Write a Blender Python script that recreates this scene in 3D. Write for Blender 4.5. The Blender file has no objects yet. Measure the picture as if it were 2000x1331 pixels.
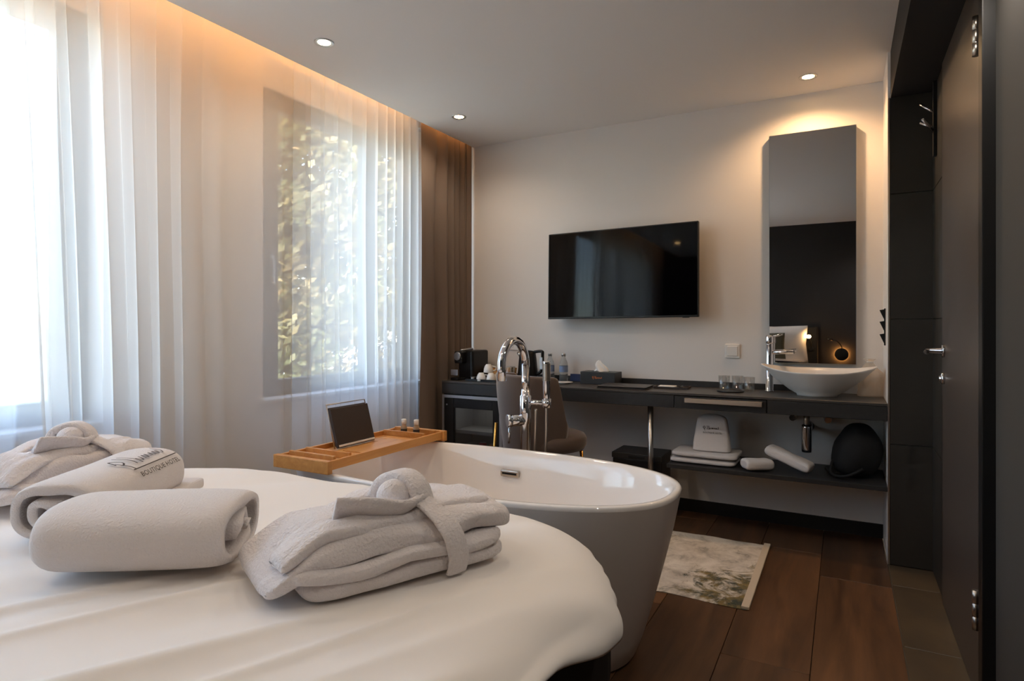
import bpy, bmesh, math, random
from mathutils import Vector, Matrix, noise

random.seed(7)
SC = bpy.context.scene
COL = SC.collection
PI = math.pi

# ------------------------------------------------------------------ camera
cam_d = bpy.data.cameras.new('camera')
cam_d.sensor_width = 36.0
cam_d.lens = 21.6
cam_d.shift_y = -(665.5 - 636.0) / 2000.0
cam_d.clip_start = 0.02
cam = bpy.data.objects.new('camera', cam_d)
COL.objects.link(cam)
CAM_Z = 1.163
cam.location = (0, 0, CAM_Z)
cam.rotation_euler = (PI / 2, 0, math.radians(28.4))
SC.camera = cam

# ------------------------------------------------------------------ world, sun, exposure
world = bpy.data.worlds.new('sky')
SC.world = world
world.use_nodes = True
wn = world.node_tree.nodes
wl = world.node_tree.links
for n in list(wn):
    wn.remove(n)
wo = wn.new('ShaderNodeOutputWorld')
wb = wn.new('ShaderNodeBackground')
sky = wn.new('ShaderNodeTexSky')
sky.sky_type = 'NISHITA'
sky.sun_disc = False
sky.sun_elevation = math.radians(52)
sky.sun_rotation = math.radians(60)
sky.air_density = 1.0
sky.dust_density = 1.5
wb.inputs['Strength'].default_value = 1.5
wm = wn.new('ShaderNodeMixRGB')           # white balance of the daylight
wm.blend_type = 'MULTIPLY'
wm.inputs['Fac'].default_value = 1.0
wm.inputs['Color2'].default_value = (1.0, 0.95, 0.89, 1)
wl.new(sky.outputs[0], wm.inputs['Color1'])
wl.new(wm.outputs[0], wb.inputs['Color'])
wl.new(wb.outputs[0], wo.inputs['Surface'])

sun_d = bpy.data.lights.new('sun', 'SUN')
sun_d.energy = 3.0
sun_d.angle = math.radians(0.6)
sun_d.color = (1.0, 0.93, 0.82)
sun = bpy.data.objects.new('sun', sun_d)
COL.objects.link(sun)
sun.rotation_euler = Vector((-0.50, 0.35, -0.80)).to_track_quat('-Z', 'Y').to_euler()

SC.view_settings.view_transform = 'Standard'
SC.view_settings.look = 'None'
SC.view_settings.gamma = 1.0
SC.view_settings.use_curve_mapping = False
SC.view_settings.exposure = 1.0
SC.cycles.use_denoising = True
SC.cycles.max_bounces = 10
SC.cycles.diffuse_bounces = 8
SC.cycles.glossy_bounces = 4
SC.cycles.transmission_bounces = 8
SC.cycles.transparent_max_bounces = 16
SC.cycles.sample_clamp_indirect = 6.0
SC.cycles.caustics_reflective = False
SC.cycles.caustics_refractive = False


def portal(y0, y1, z0, z1, x):
    d = bpy.data.lights.new('window_portal', 'AREA')
    d.shape = 'RECTANGLE'
    d.size = y1 - y0
    d.size_y = z1 - z0
    d.cycles.is_portal = True
    o = bpy.data.objects.new('window_portal', d)
    COL.objects.link(o)
    o.location = (x, (y0 + y1) / 2, (z0 + z1) / 2)
    o.rotation_euler = (PI / 2, 0, -PI / 2)
    return o


# room dimensions (metres)
YB = 3.92          # back wall
YR = -1.25         # rear wall behind the bed head
XR = 0.187         # edge of room zone / tile strip
XD = 0.38          # wall with the door
XW = -2.75         # window wall, inner face
XWO = -3.02        # window wall, outer face
XC = -2.45         # edge of dropped ceiling
HC = 2.50          # dropped ceiling
HT = 2.75          # slab above
YC = 3.50          # worktop front
WIN = [(-0.75, 1.46, 0.74, 2.62), (2.27, 3.74, 0.74, 2.62)]  # bed window is stretched past the view to bring more light onto the bed
for (a, b, c, d) in WIN:
    portal(a, b, c, d, XWO - 0.02)


# ------------------------------------------------------------------ helpers
def srgb(r, g, b):
    def f(c):
        c /= 255.0
        return c / 12.92 if c <= 0.04045 else ((c + 0.055) / 1.055) ** 2.4
    return (f(r), f(g), f(b), 1.0)


MATS = {}


def mat(name, col, rough=0.5, metal=0.0, bump=None, var=None, emit=None, trans=0.0, ior=1.45, sheen=0.0,
        coat=0.0, spec=0.5, alpha=1.0, coords='Object', vscale=(1, 1, 1)):
    m = bpy.data.materials.new(name)
    m.use_nodes = True
    nt = m.node_tree
    p = nt.nodes['Principled BSDF']
    p.inputs['Base Color'].default_value = col
    p.inputs['Roughness'].default_value = rough
    p.inputs['Metallic'].default_value = metal
    p.inputs['IOR'].default_value = ior
    p.inputs['Specular IOR Level'].default_value = spec
    if trans:
        p.inputs['Transmission Weight'].default_value = trans
    if sheen:
        p.inputs['Sheen Weight'].default_value = sheen
        p.inputs['Sheen Roughness'].default_value = 0.4
    if coat:
        p.inputs['Coat Weight'].default_value = coat
        p.inputs['Coat Roughness'].default_value = 0.04
    if emit:
        p.inputs['Emission Color'].default_value = emit[0]
        p.inputs['Emission Strength'].default_value = emit[1]
    if bump or var:
        tc = nt.nodes.new('ShaderNodeTexCoord')
        mp = nt.nodes.new('ShaderNodeMapping')
        mp.inputs['Scale'].default_value = vscale
        nt.links.new(tc.outputs[coords], mp.inputs['Vector'])
    if var:
        nz = nt.nodes.new('ShaderNodeTexNoise')
        nz.inputs['Scale'].default_value = var[0]
        nz.inputs['Detail'].default_value = 5
        nt.links.new(mp.outputs[0], nz.inputs['Vector'])
        rp = nt.nodes.new('ShaderNodeValToRGB')
        rp.color_ramp.elements[0].position = 0.3
        rp.color_ramp.elements[1].position = 0.7
        rp.color_ramp.elements[0].color = col
        rp.color_ramp.elements[1].color = var[1]
        nt.links.new(nz.outputs['Fac'], rp.inputs['Fac'])
        nt.links.new(rp.outputs['Color'], p.inputs['Base Color'])
    if bump:
        nz = nt.nodes.new('ShaderNodeTexNoise')
        nz.inputs['Scale'].default_value = bump[0]
        nz.inputs['Detail'].default_value = 4
        nt.links.new(mp.outputs[0], nz.inputs['Vector'])
        bp = nt.nodes.new('ShaderNodeBump')
        bp.inputs['Strength'].default_value = bump[1]
        bp.inputs['Distance'].default_value = bump[2] if len(bump) > 2 else 0.01
        nt.links.new(nz.outputs['Fac'], bp.inputs['Height'])
        nt.links.new(bp.outputs['Normal'], p.inputs['Normal'])
    MATS[name] = m
    return m


def mat_sheer(name, col, transp):
    m = bpy.data.materials.new(name)
    m.use_nodes = True
    nt = m.node_tree
    for n in list(nt.nodes):
        nt.nodes.remove(n)
    out = nt.nodes.new('ShaderNodeOutputMaterial')
    tr = nt.nodes.new('ShaderNodeBsdfTransparent')
    df = nt.nodes.new('ShaderNodeBsdfDiffuse')
    tl = nt.nodes.new('ShaderNodeBsdfTranslucent')
    df.inputs['Color'].default_value = col
    tl.inputs['Color'].default_value = col
    m1 = nt.nodes.new('ShaderNodeMixShader')
    m1.inputs[0].default_value = 0.58
    nt.links.new(df.outputs[0], m1.inputs[1])
    nt.links.new(tl.outputs[0], m1.inputs[2])
    m2 = nt.nodes.new('ShaderNodeMixShader')
    m2.inputs[0].default_value = transp
    nt.links.new(m1.outputs[0], m2.inputs[1])
    nt.links.new(tr.outputs[0], m2.inputs[2])
    nt.links.new(m2.outputs[0], out.inputs['Surface'])
    MATS[name] = m
    return m


def mat_pane(name, tint, gloss):
    m = bpy.data.materials.new(name)
    m.use_nodes = True
    nt = m.node_tree
    for n in list(nt.nodes):
        nt.nodes.remove(n)
    out = nt.nodes.new('ShaderNodeOutputMaterial')
    tr = nt.nodes.new('ShaderNodeBsdfTransparent')
    tr.inputs['Color'].default_value = tint
    gl = nt.nodes.new('ShaderNodeBsdfGlossy')
    gl.inputs['Roughness'].default_value = 0.02
    m2 = nt.nodes.new('ShaderNodeMixShader')
    m2.inputs[0].default_value = gloss
    nt.links.new(tr.outputs[0], m2.inputs[1])
    nt.links.new(gl.outputs[0], m2.inputs[2])
    nt.links.new(m2.outputs[0], out.inputs['Surface'])
    MATS[name] = m
    return m


def mat_wood(name, c0, c1, rough=0.45, scale=(14, 1.2, 14), coords='Object', rnd=0.35, spec=0.4):
    """grain along local Y, tone shifted per object"""
    m = bpy.data.materials.new(name)
    m.use_nodes = True
    nt = m.node_tree
    p = nt.nodes['Principled BSDF']
    p.inputs['Roughness'].default_value = rough
    p.inputs['Specular IOR Level'].default_value = spec
    tc = nt.nodes.new('ShaderNodeTexCoord')
    oi = nt.nodes.new('ShaderNodeObjectInfo')
    ad = nt.nodes.new('ShaderNodeVectorMath')
    ad.operation = 'ADD'
    cx = nt.nodes.new('ShaderNodeCombineXYZ')
    ml = nt.nodes.new('ShaderNodeMath')
    ml.operation = 'MULTIPLY'
    ml.inputs[1].default_value = 37.0
    nt.links.new(oi.outputs['Random'], ml.inputs[0])
    nt.links.new(ml.outputs[0], cx.inputs[0])
    nt.links.new(ml.outputs[0], cx.inputs[1])
    nt.links.new(tc.outputs[coords], ad.inputs[0])
    nt.links.new(cx.outputs[0], ad.inputs[1])
    mp = nt.nodes.new('ShaderNodeMapping')
    mp.inputs['Scale'].default_value = scale
    nt.links.new(ad.outputs[0], mp.inputs['Vector'])
    nz = nt.nodes.new('ShaderNodeTexNoise')
    nz.inputs['Scale'].default_value = 1.0
    nz.inputs['Detail'].default_value = 8
    nz.inputs['Roughness'].default_value = 0.62
    nz.inputs['Distortion'].default_value = 0.6
    nt.links.new(mp.outputs[0], nz.inputs['Vector'])
    rp = nt.nodes.new('ShaderNodeValToRGB')
    rp.color_ramp.elements[0].position = 0.28
    rp.color_ramp.elements[1].position = 0.72
    rp.color_ramp.elements[0].color = c0
    rp.color_ramp.elements[1].color = c1
    nt.links.new(nz.outputs['Fac'], rp.inputs['Fac'])
    hs = nt.nodes.new('ShaderNodeHueSaturation')
    mr = nt.nodes.new('ShaderNodeMapRange')
    mr.inputs['To Min'].default_value = 1 - rnd
    mr.inputs['To Max'].default_value = 1 + rnd
    nt.links.new(oi.outputs['Random'], mr.inputs['Value'])
    nt.links.new(mr.outputs[0], hs.inputs['Value'])
    nt.links.new(rp.outputs['Color'], hs.inputs['Color'])
    nt.links.new(hs.outputs['Color'], p.inputs['Base Color'])
    bp = nt.nodes.new('ShaderNodeBump')
    bp.inputs['Strength'].default_value = 0.12
    bp.inputs['Distance'].default_value = 0.004
    nt.links.new(nz.outputs['Fac'], bp.inputs['Height'])
    nt.links.new(bp.outputs['Normal'], p.inputs['Normal'])
    MATS[name] = m
    return m


class MB:
    """collects shapes for ONE mesh object"""

    def __init__(self):
        self.bm = bmesh.new()

    def _add(self, verts, faces, smooth=False):
        vs = [self.bm.verts.new(v) for v in verts]
        for f in faces:
            try:
                fc = self.bm.faces.new([vs[i] for i in f])
                fc.smooth = smooth
            except ValueError:
                pass
        return vs

    def box(self, lo, hi, bevel=0.0, seg=2, M=None):
        x0, y0, z0 = lo
        x1, y1, z1 = hi
        t = bmesh.new()
        vs = [t.verts.new(v) for v in ((x0, y0, z0), (x1, y0, z0), (x1, y1, z0), (x0, y1, z0),
                                       (x0, y0, z1), (x1, y0, z1), (x1, y1, z1), (x0, y1, z1))]
        for f in ((3, 2, 1, 0), (4, 5, 6, 7), (0, 1, 5, 4), (1, 2, 6, 5), (2, 3, 7, 6), (3, 0, 4, 7)):
            t.faces.new([vs[i] for i in f])
        if bevel > 0:
            bmesh.ops.bevel(t, geom=list(t.edges), offset=bevel, segments=seg, profile=0.6, affect='EDGES')
        if M is not None:
            bmesh.ops.transform(t, matrix=M, verts=list(t.verts))
        self.merge(t)
        return self

    def merge(self, t, smooth=None):
        mp = {}
        for v in t.verts:
            mp[v] = self.bm.verts.new(v.co)
        for f in t.faces:
            nf = self.bm.faces.new([mp[v] for v in f.verts])
            nf.smooth = f.smooth if smooth is None else smooth
        t.free()

    def grid(self, P, cu=False, cv=False, smooth=True, flip=False):
        """P[i][j] points"""
        n, m = len(P), len(P[0])
        vs = [[self.bm.verts.new(p) for p in row] for row in P]
        for i in range(n if cu else n - 1):
            for j in range(m if cv else m - 1):
                a, b = vs[i][j], vs[(i + 1) % n][j]
                c, d = vs[(i + 1) % n][(j + 1) % m], vs[i][(j + 1) % m]
                q = (a, d, c, b) if flip else (a, b, c, d)
                try:
                    f = self.bm.faces.new(q)
                    f.smooth = smooth
                except ValueError:
                    pass
        return vs

    def cap(self, ring, smooth=False):
        try:
            f = self.bm.faces.new(ring)
            f.smooth = smooth
        except ValueError:
            pass

    def lathe(self, prof, c=(0, 0, 0), n=24, M=None, caps=True):
        """prof [(r,z)...] around local z"""
        P = []
        for (r, z) in prof:
            row = []
            for k in range(n):
                a = 2 * PI * k / n
                v = Vector((r * math.cos(a), r * math.sin(a), z))
                if M is not None:
                    v = M @ v
                row.append(v + Vector(c))
            P.append(row)
        vs = self.grid(P, cv=True, flip=True)
        if caps:
            self.cap(vs[0][::-1])
            self.cap(vs[-1])
        return self

    def tube(self, path, r, n=10, closed=False, flat=1.0):
        """round tube along path, r number or list"""
        path = [Vector(p) for p in path]
        N = len(path)
        rs = r if isinstance(r, (list, tuple)) else [r] * N
        P = []
        prev = None
        for i in range(N):
            if closed:
                t = path[(i + 1) % N] - path[i - 1]
            else:
                t = path[min(i + 1, N - 1)] - path[max(i - 1, 0)]
            t.normalize()
            if prev is None:
                up = Vector((0, 0, 1)) if abs(t.z) < 0.9 else Vector((1, 0, 0))
                nrm = (up - t * up.dot(t)).normalized()
            else:
                nrm = (prev - t * prev.dot(t)).normalized()
            prev = nrm
            bn = t.cross(nrm)
            P.append([path[i] + (nrm * math.cos(2 * PI * k / n) * flat + bn * math.sin(2 * PI * k / n)) * rs[i]
                      for k in range(n)])
        vs = self.grid(P, cu=closed, cv=True)
        if not closed:
            self.cap(vs[0][::-1])
            self.cap(vs[-1])
        return self

    def build(self, name, material, parent=None, loc=None, rot=None):
        bmesh.ops.recalc_face_normals(self.bm, faces=list(self.bm.faces))
        me = bpy.data.meshes.new(name)
        self.bm.to_mesh(me)
        self.bm.free()
        o = bpy.data.objects.new(name, me)
        COL.objects.link(o)
        me.materials.append(MATS[material] if isinstance(material, str) else material)
        if parent:
            o.parent = parent
        if loc:
            o.location = loc
        if rot:
            o.rotation_euler = rot
        return o


def tag(o, label, cat=None, group=None, kind=None):
    o['label'] = label
    if cat:
        o['category'] = cat
    if group:
        o['group'] = group
    if kind:
        o['kind'] = kind
    return o


def thing(name, label, cat, loc=(0, 0, 0), rz=0.0, group=None):
    o = bpy.data.objects.new(name, None)
    o.empty_display_size = 0.05
    COL.objects.link(o)
    o.location = loc
    o.rotation_euler = (0, 0, rz)
    tag(o, label, cat, group)
    return o


def copy_thing(root, loc, rz, label):
    r = root.copy()
    COL.objects.link(r)
    r.location = loc
    r.rotation_euler = (0, 0, rz)
    r['label'] = label
    for ch in list(root.children):
        c = ch.copy()
        COL.objects.link(c)
        c.parent = r
        for g in list(ch.children):
            d = g.copy()
            COL.objects.link(d)
            d.parent = c
    return r


def fbm(x, y, z=0.0, o=4):
    return noise.fractal(Vector((x, y, z)), 1.0, 2.0, o)


def sgnpow(v, e):
    return math.copysign(abs(v) ** e, v)


def sstep(a, b, x):
    t = max(0.0, min(1.0, (x - a) / (b - a)))
    return t * t * (3 - 2 * t)


def bez(pts, n=8):
    """Catmull-Rom through points"""
    pts = [Vector(p) for p in pts]
    out = []
    for i in range(len(pts) - 1):
        p0 = pts[max(i - 1, 0)]
        p1, p2 = pts[i], pts[i + 1]
        p3 = pts[min(i + 2, len(pts) - 1)]
        for k in range(n):
            t = k / n
            out.append(0.5 * ((2 * p1) + (p2 - p0) * t + (2 * p0 - 5 * p1 + 4 * p2 - p3) * t * t +
                              (3 * p1 - p0 - 3 * p2 + p3) * t ** 3))
    out.append(pts[-1])
    return out


# ------------------------------------------------------------------ materials
mat('plaster', srgb(231, 226, 221), 0.85, bump=(60, 0.05, 0.004))
mat('ceiling_paint', srgb(236, 232, 228), 0.8)
mat('grey_paint', srgb(66, 62, 58), 0.8, bump=(90, 0.04, 0.003))
mat('dark_paint_and_shade', srgb(40, 38, 38), 0.85)  # charcoal wall paint; on the soffit side it stands for shade
mat('lintel_shade', srgb(110, 104, 98), 0.8)  # grey with the shade on the white lintel put into the colour
mat('black_base', srgb(24, 22, 21), 0.6)
mat('subfloor', srgb(28, 22, 18), 0.8)
mat_wood('floor_wood', srgb(58, 41, 30), srgb(116, 82, 55), 0.36, (9, 0.9, 9))
mat('slate_tile', srgb(44, 41, 37), 0.45, var=(3.0, srgb(54, 50, 45)), bump=(25, 0.08, 0.004))
mat('floor_tile', srgb(72, 62, 50), 0.4, var=(4.0, srgb(92, 78, 60)), bump=(30, 0.05, 0.003))
mat('grout', srgb(92, 88, 80), 0.85)
mat('black_laminate', srgb(44, 43, 43), 0.42, var=(40, srgb(50, 49, 48)))
mat('worktop_laminate', srgb(64, 60, 57), 0.4, var=(30, srgb(70, 66, 62)))
mat('black_plastic', srgb(18, 18, 19), 0.35)
mat('black_matte', srgb(14, 13, 13), 0.8)
mat('screen', srgb(4, 4, 6), 0.045, spec=0.22)
mat('chrome', srgb(225, 225, 228), 0.07, 1.0)
mat('brushed_steel', srgb(190, 182, 172), 0.28, 1.0)
mat('silver_trim', srgb(190, 192, 196), 0.35, 0.9)
mat('brass', srgb(196, 152, 80), 0.25, 1.0)
mat('mirror_glass', srgb(225, 225, 225), 0.01, 1.0)
mat('acrylic', srgb(236, 232, 228), 0.07, coat=0.5)
mat('tub_outside', srgb(214, 208, 203), 0.4)
mat('ceramic', srgb(226, 221, 215), 0.28, coat=0.2)
mat('porcelain', srgb(232, 228, 222), 0.2)
mat_wood('bamboo', srgb(186, 124, 62), srgb(214, 156, 88), 0.4, (30, 2.0, 30), rnd=0.08)
mat('velvet', srgb(92, 77, 68), 0.75, sheen=0.6, bump=(120, 0.08, 0.003))
mat('linen_dark', srgb(122, 106, 94), 0.9, bump=(200, 0.1, 0.002))
mat('duvet_cotton', srgb(234, 230, 226), 0.75, bump=(420, 0.03, 0.002), sheen=0.1)
mat('terry', srgb(232, 226, 226), 0.95, bump=(170, 0.75, 0.008), sheen=0.35)
mat('towel_fleece', srgb(226, 220, 218), 0.95, bump=(230, 0.55, 0.006), sheen=0.35)
mat('print_ink', srgb(70, 62, 58), 0.8)
mat('white_cotton', srgb(222, 216, 212), 0.9, bump=(150, 0.3, 0.004))
mat('pillow_olive', srgb(74, 70, 56), 0.9, bump=(150, 0.2, 0.004))
mat('leather', srgb(58, 49, 45), 0.55, bump=(160, 0.25, 0.003))
mat('rug_border', srgb(206, 190, 168), 0.95, bump=(220, 0.4, 0.004))
mat('paper', srgb(226, 222, 216), 0.8)
mat('tissue', srgb(230, 226, 220), 0.9)
mat('blue_card', srgb(46, 62, 110), 0.5)
mat('orange_print', srgb(196, 104, 48), 0.6)
mat('red_can', srgb(170, 44, 44), 0.35)
mat('orange_can', srgb(206, 130, 60), 0.35)
mat('wicker', srgb(190, 140, 84), 0.7, bump=(90, 0.5, 0.006))
mat('water_plastic', (0.86, 0.92, 0.97, 1), 0.05, trans=0.9, ior=1.25)
mat('bottle_label', srgb(120, 140, 176), 0.5)
mat('frosted_plastic', srgb(212, 190, 162), 0.3, trans=0.55, ior=1.2)
mat('fridge_inside', srgb(130, 128, 126), 0.6)
mat('window_frame', srgb(92, 86, 80), 0.5)
mat('white_frame', srgb(222, 222, 220), 0.6)
mat('bark', srgb(88, 70, 54), 0.9, bump=(14, 0.8, 0.03))
mat('leaf_green', srgb(92, 100, 58), 0.5, var=(1.2, srgb(150, 122, 72)))
mat('ground', srgb(176, 168, 154), 0.9, var=(0.8, srgb(150, 146, 124)))
mat('led_warm', srgb(255, 190, 110), 0.5, emit=(srgb(255, 190, 118), 7.5))
mat('bulb_warm', srgb(255, 200, 130), 0.5, emit=(srgb(255, 205, 140), 30.0))
mat('halo_warm', srgb(255, 180, 100), 0.5, emit=(srgb(255, 172, 88), 45.0))
mat('led_cool', srgb(240, 240, 235), 0.5, emit=(srgb(245, 240, 230), 9.0))
mat('downlight_glow', srgb(255, 210, 150), 0.5, emit=(srgb(255, 208, 142), 30.0))
mat_sheer('sheer', (0.88, 0.86, 0.83, 1), 0.36)
mat_pane('pane', (0.96, 0.98, 0.98, 1), 0.05)
mat_pane('fridge_glass', (0.72, 0.74, 0.76, 1), 0.06)
mat_pane('tumbler_glass', (0.93, 0.94, 0.94, 1), 0.14)
mat_sheer('pouch_film', (0.88, 0.80, 0.70, 1), 0.5)


def rug_material():
    m = bpy.data.materials.new('rug_pile')
    m.use_nodes = True
    nt = m.node_tree
    p = nt.nodes['Principled BSDF']
    p.inputs['Roughness'].default_value = 0.95
    tc = nt.nodes.new('ShaderNodeTexCoord')
    def nz(scale, det, dist=0.0, off=0.0):
        mp = nt.nodes.new('ShaderNodeMapping')
        mp.inputs['Location'].default_value = (off, off, 0)
        n = nt.nodes.new('ShaderNodeTexNoise')
        n.inputs['Scale'].default_value = scale
        n.inputs['Detail'].default_value = det
        n.inputs['Roughness'].default_value = 0.7
        n.inputs['Distortion'].default_value = dist
        nt.links.new(tc.outputs['Object'], mp.inputs[0])
        nt.links.new(mp.outputs[0], n.inputs['Vector'])
        return n
    def ramp(src, stops):
        r = nt.nodes.new('ShaderNodeValToRGB')
        while len(r.color_ramp.elements) < len(stops):
            r.color_ramp.elements.new(0.5)
        for e, (pos, c) in zip(r.color_ramp.elements, stops):
            e.position = pos
            e.color = c
        nt.links.new(src, r.inputs['Fac'])
        return r
    a = ramp(nz(9, 9, 0.4).outputs['Fac'], [(0.30, srgb(140, 132, 124)), (0.46, srgb(206, 196, 182)), (0.62, srgb(230, 221, 208))])
    k = nz(7, 8, 0.8, 3.1)
    # worn dark-green motif lies in one corner of the rug
    sx = nt.nodes.new('ShaderNodeSeparateXYZ')
    nt.links.new(tc.outputs['Object'], sx.inputs[0])
    gx = nt.nodes.new('ShaderNodeMapRange')
    gx.inputs['From Min'].default_value = 0.0
    gx.inputs['From Max'].default_value = 0.36
    nt.links.new(sx.outputs['X'], gx.inputs['Value'])
    gy = nt.nodes.new('ShaderNodeMapRange')
    gy.inputs['From Min'].default_value = 0.22
    gy.inputs['From Max'].default_value = -0.22
    nt.links.new(sx.outputs['Y'], gy.inputs['Value'])
    ml = nt.nodes.new('ShaderNodeMath'); ml.operation = 'MULTIPLY'
    nt.links.new(gx.outputs[0], ml.inputs[0]); nt.links.new(gy.outputs[0], ml.inputs[1])
    sb = nt.nodes.new('ShaderNodeMath'); sb.operation = 'MULTIPLY_ADD'
    sb.inputs[1].default_value = 0.30
    nt.links.new(ml.outputs[0], sb.inputs[0]); nt.links.new(k.outputs['Fac'], sb.inputs[2])
    f = ramp(sb.outputs[0], [(0.62, (0, 0, 0, 1)), (0.72, (1, 1, 1, 1))])
    c2 = ramp(nz(14, 4, 0, 7).outputs['Fac'], [(0.4, srgb(66, 72, 62)), (0.6, srgb(138, 118, 72))])
    mx = nt.nodes.new('ShaderNodeMixRGB')
    nt.links.new(f.outputs['Color'], mx.inputs['Fac'])
    nt.links.new(a.outputs['Color'], mx.inputs['Color1'])
    nt.links.new(c2.outputs['Color'], mx.inputs['Color2'])
    nt.links.new(mx.outputs[0], p.inputs['Base Color'])
    b = nt.nodes.new('ShaderNodeBump')
    b.inputs['Strength'].default_value = 0.6
    b.inputs['Distance'].default_value = 0.004
    nt.links.new(nz(260, 2).outputs['Fac'], b.inputs['Height'])
    nt.links.new(b.outputs['Normal'], p.inputs['Normal'])
    MATS['rug_pile'] = m


rug_material()

# ================================================================== STRUCTURE
# floor: a sub-floor slab carrying wood-look planks and a strip of stone tiles
fl = MB().box((XWO, YR - 0.15, -0.12), (XD + 0.2, YB + 0.15, -0.012)).build('floor', 'subfloor')
tag(fl, 'dark brown wood plank floor with a strip of stone tiles by the door', 'floor', kind='structure')
PW = 0.287
edges = [XR - PW * k for k in range(11)]
rows = {0: 3.19, 1: 2.27, 2: 2.95, 3: 2.55, 4: 3.3, 5: 2.1, 6: 3.0, 7: 2.4, 8: 2.8, 9: 3.1}
PL = 1.22
for k in range(10):
    x1 = edges[k]
    x0 = max(edges[k + 1], XW)
    if x1 - x0 < 0.02:
        continue
    y = rows[k]
    while y > YR:
        y -= PL
    while y < YB:
        a, b = max(y, YR), min(y + PL, YB)
        if b - a > 0.02:
            cx, cy = (x0 + x1) / 2, (a + b) / 2
            MB().box((x0 - cx + 0.0012, a - cy + 0.0012, -0.012), (x1 - cx - 0.0012, b - cy - 0.0012, 0.0), 0.0012, 1) \
                .build('plank', 'floor_wood', fl, (cx, cy, 0))
        y += PL
y = 3.23
while y > YR - 0.6:
    a, b = max(y, YR), min(y + 0.6, YC)
    if b - a > 0.02:
        cx, cy = (XR + XD) / 2, (a + b) / 2
        MB().box((-(XD - XR) / 2 + 0.002, a - cy + 0.002, -0.012), ((XD - XR) / 2 - 0.001, b - cy - 0.002, 0.0), 0.0015, 1) \
            .build('floor_tile', 'floor_tile', fl, (cx, cy, 0))
    y -= 0.6
MB().box((XR - 0.001, YR, -0.012), (XD, YC, -0.004)).build('grout_bed', 'grout', fl)

wb_ = MB().box((XWO, YB, 0.0), (XR, YB + 0.15, HT)).build('wall_back', 'plaster')
tag(wb_, 'white plaster wall behind the television and mirror', 'wall', kind='structure')

wl_ = MB()
zb = [(0.0, WIN[0][2]), (WIN[0][3], HT)]
ys = [YR - 0.15, WIN[0][0], WIN[0][1], WIN[1][0], WIN[1][1], YB + 0.15]
for i in (0, 2, 4):
    wl_.box((XWO, ys[i], 0.0), (XW, ys[i + 1], HT))
for i in (1, 3):
    wl_.box((XWO, ys[i], zb[0][0]), (XW, ys[i + 1], zb[0][1]))
    wl_.box((XWO, ys[i], zb[1][0]), (XW, ys[i + 1], zb[1][1]))
wl_ = wl_.build('wall_left', 'plaster')
tag(wl_, 'white plaster window wall behind the sheer curtains', 'wall', kind='structure')

o = MB().box((XWO, YR - 0.15, 0), (XD + 0.2, YR, HT)).build('wall_rear', 'dark_paint_and_shade')
tag(o, 'charcoal painted wall behind the bed, seen in the mirror', 'wall', kind='structure')

# door wall with opening
DY0, DY1, DZ = 2.31, 3.11, 2.26
m = MB()
m.box((XD, YR, 0), (XD + 0.2, 2.20, HT))
m.box((XD, 3.16, 0), (XD + 0.2, YB + 0.15, HT))
m.box((XD, 2.20, 2.30), (XD + 0.2, 3.16, HT))
wr = m.build('wall_right', 'grey_paint')
tag(wr, 'dark grey painted wall beside the door on the right', 'wall', kind='structure')
# slate cladding between the door and the tiled pier
joints = [0.0, 0.585, 1.193, 1.80, 2.27]
for a, b in zip(joints[:-1], joints[1:]):
    MB().box((-0.012, -0.165, 0.002), (0.0, 0.165, b - a - 0.002), 0.0012, 1).build('slate_tile', 'slate_tile', wr, (XD, 3.335, a))
# pier at the end of the worktop: white flank, slate face
pier = MB().box((XR, YC + 0.014, 0), (XD, YB + 0.15, HT)).build('wall_pier', 'plaster')
tag(pier, 'narrow pier clad in black slate tiles at the worktop end', 'wall', kind='structure')
for a, b in zip(joints[:-1], joints[1:]):
    MB().box((0.0095, -0.012, 0.002), (XD - XR - 0.001, 0.0, b - a - 0.002), 0.0012, 1).build('slate_tile', 'slate_tile', pier, (XR, YC + 0.012, a))
MB().box((0.009, 0, 0), (XD - XR, 0.003, 2.27)).build('grout_bed', 'grout', pier, (XR, YC + 0.009, 0))
MB().box((0, 0, 0), (0.009, 0.016, 2.27), 0.001, 1).build('edge_trim', 'brushed_steel', pier, (XR - 0.0005, YC - 0.002, 0))
sf = MB().box((XR + 0.012, YR, 2.27), (XD, YC + 0.014, HC + 0.02)).build('trim_1', 'dark_paint_and_shade')  # side face is white in shade; that shade is put into the colour
tag(sf, 'lowered soffit strip above the door wall, its side coloured dark for shade', 'soffit', kind='structure')

c_ = MB()
c_.box((XC, YR, HC), (XD, YB, HC + 0.07))
c_.box((XC, YR, HC + 0.07), (XC + 0.05, YB, HT))
c_.box((XWO, YR - 0.15, HT), (XD + 0.2, YB + 0.15, HT + 0.12))
c_ = c_.build('ceiling', 'ceiling_paint')
tag(c_, 'white lowered ceiling with a lit curtain slot along the window side', 'ceiling', kind='structure')

o = MB().box((XW, YB - 0.012, 0), (XR, YB, 0.075)).build('baseboard_back', 'black_base')
tag(o, 'black baseboard along the foot of the white wall', 'baseboard', kind='structure')

# LED strip in the curtain slot
o = MB().box((XC - 0.012, YR + 0.05, 2.585), (XC - 0.001, YB - 0.05, 2.600)).build('led_strip', 'led_warm')
tag(o, 'warm LED strip hidden in the ceiling slot above the curtains', 'light')

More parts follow.
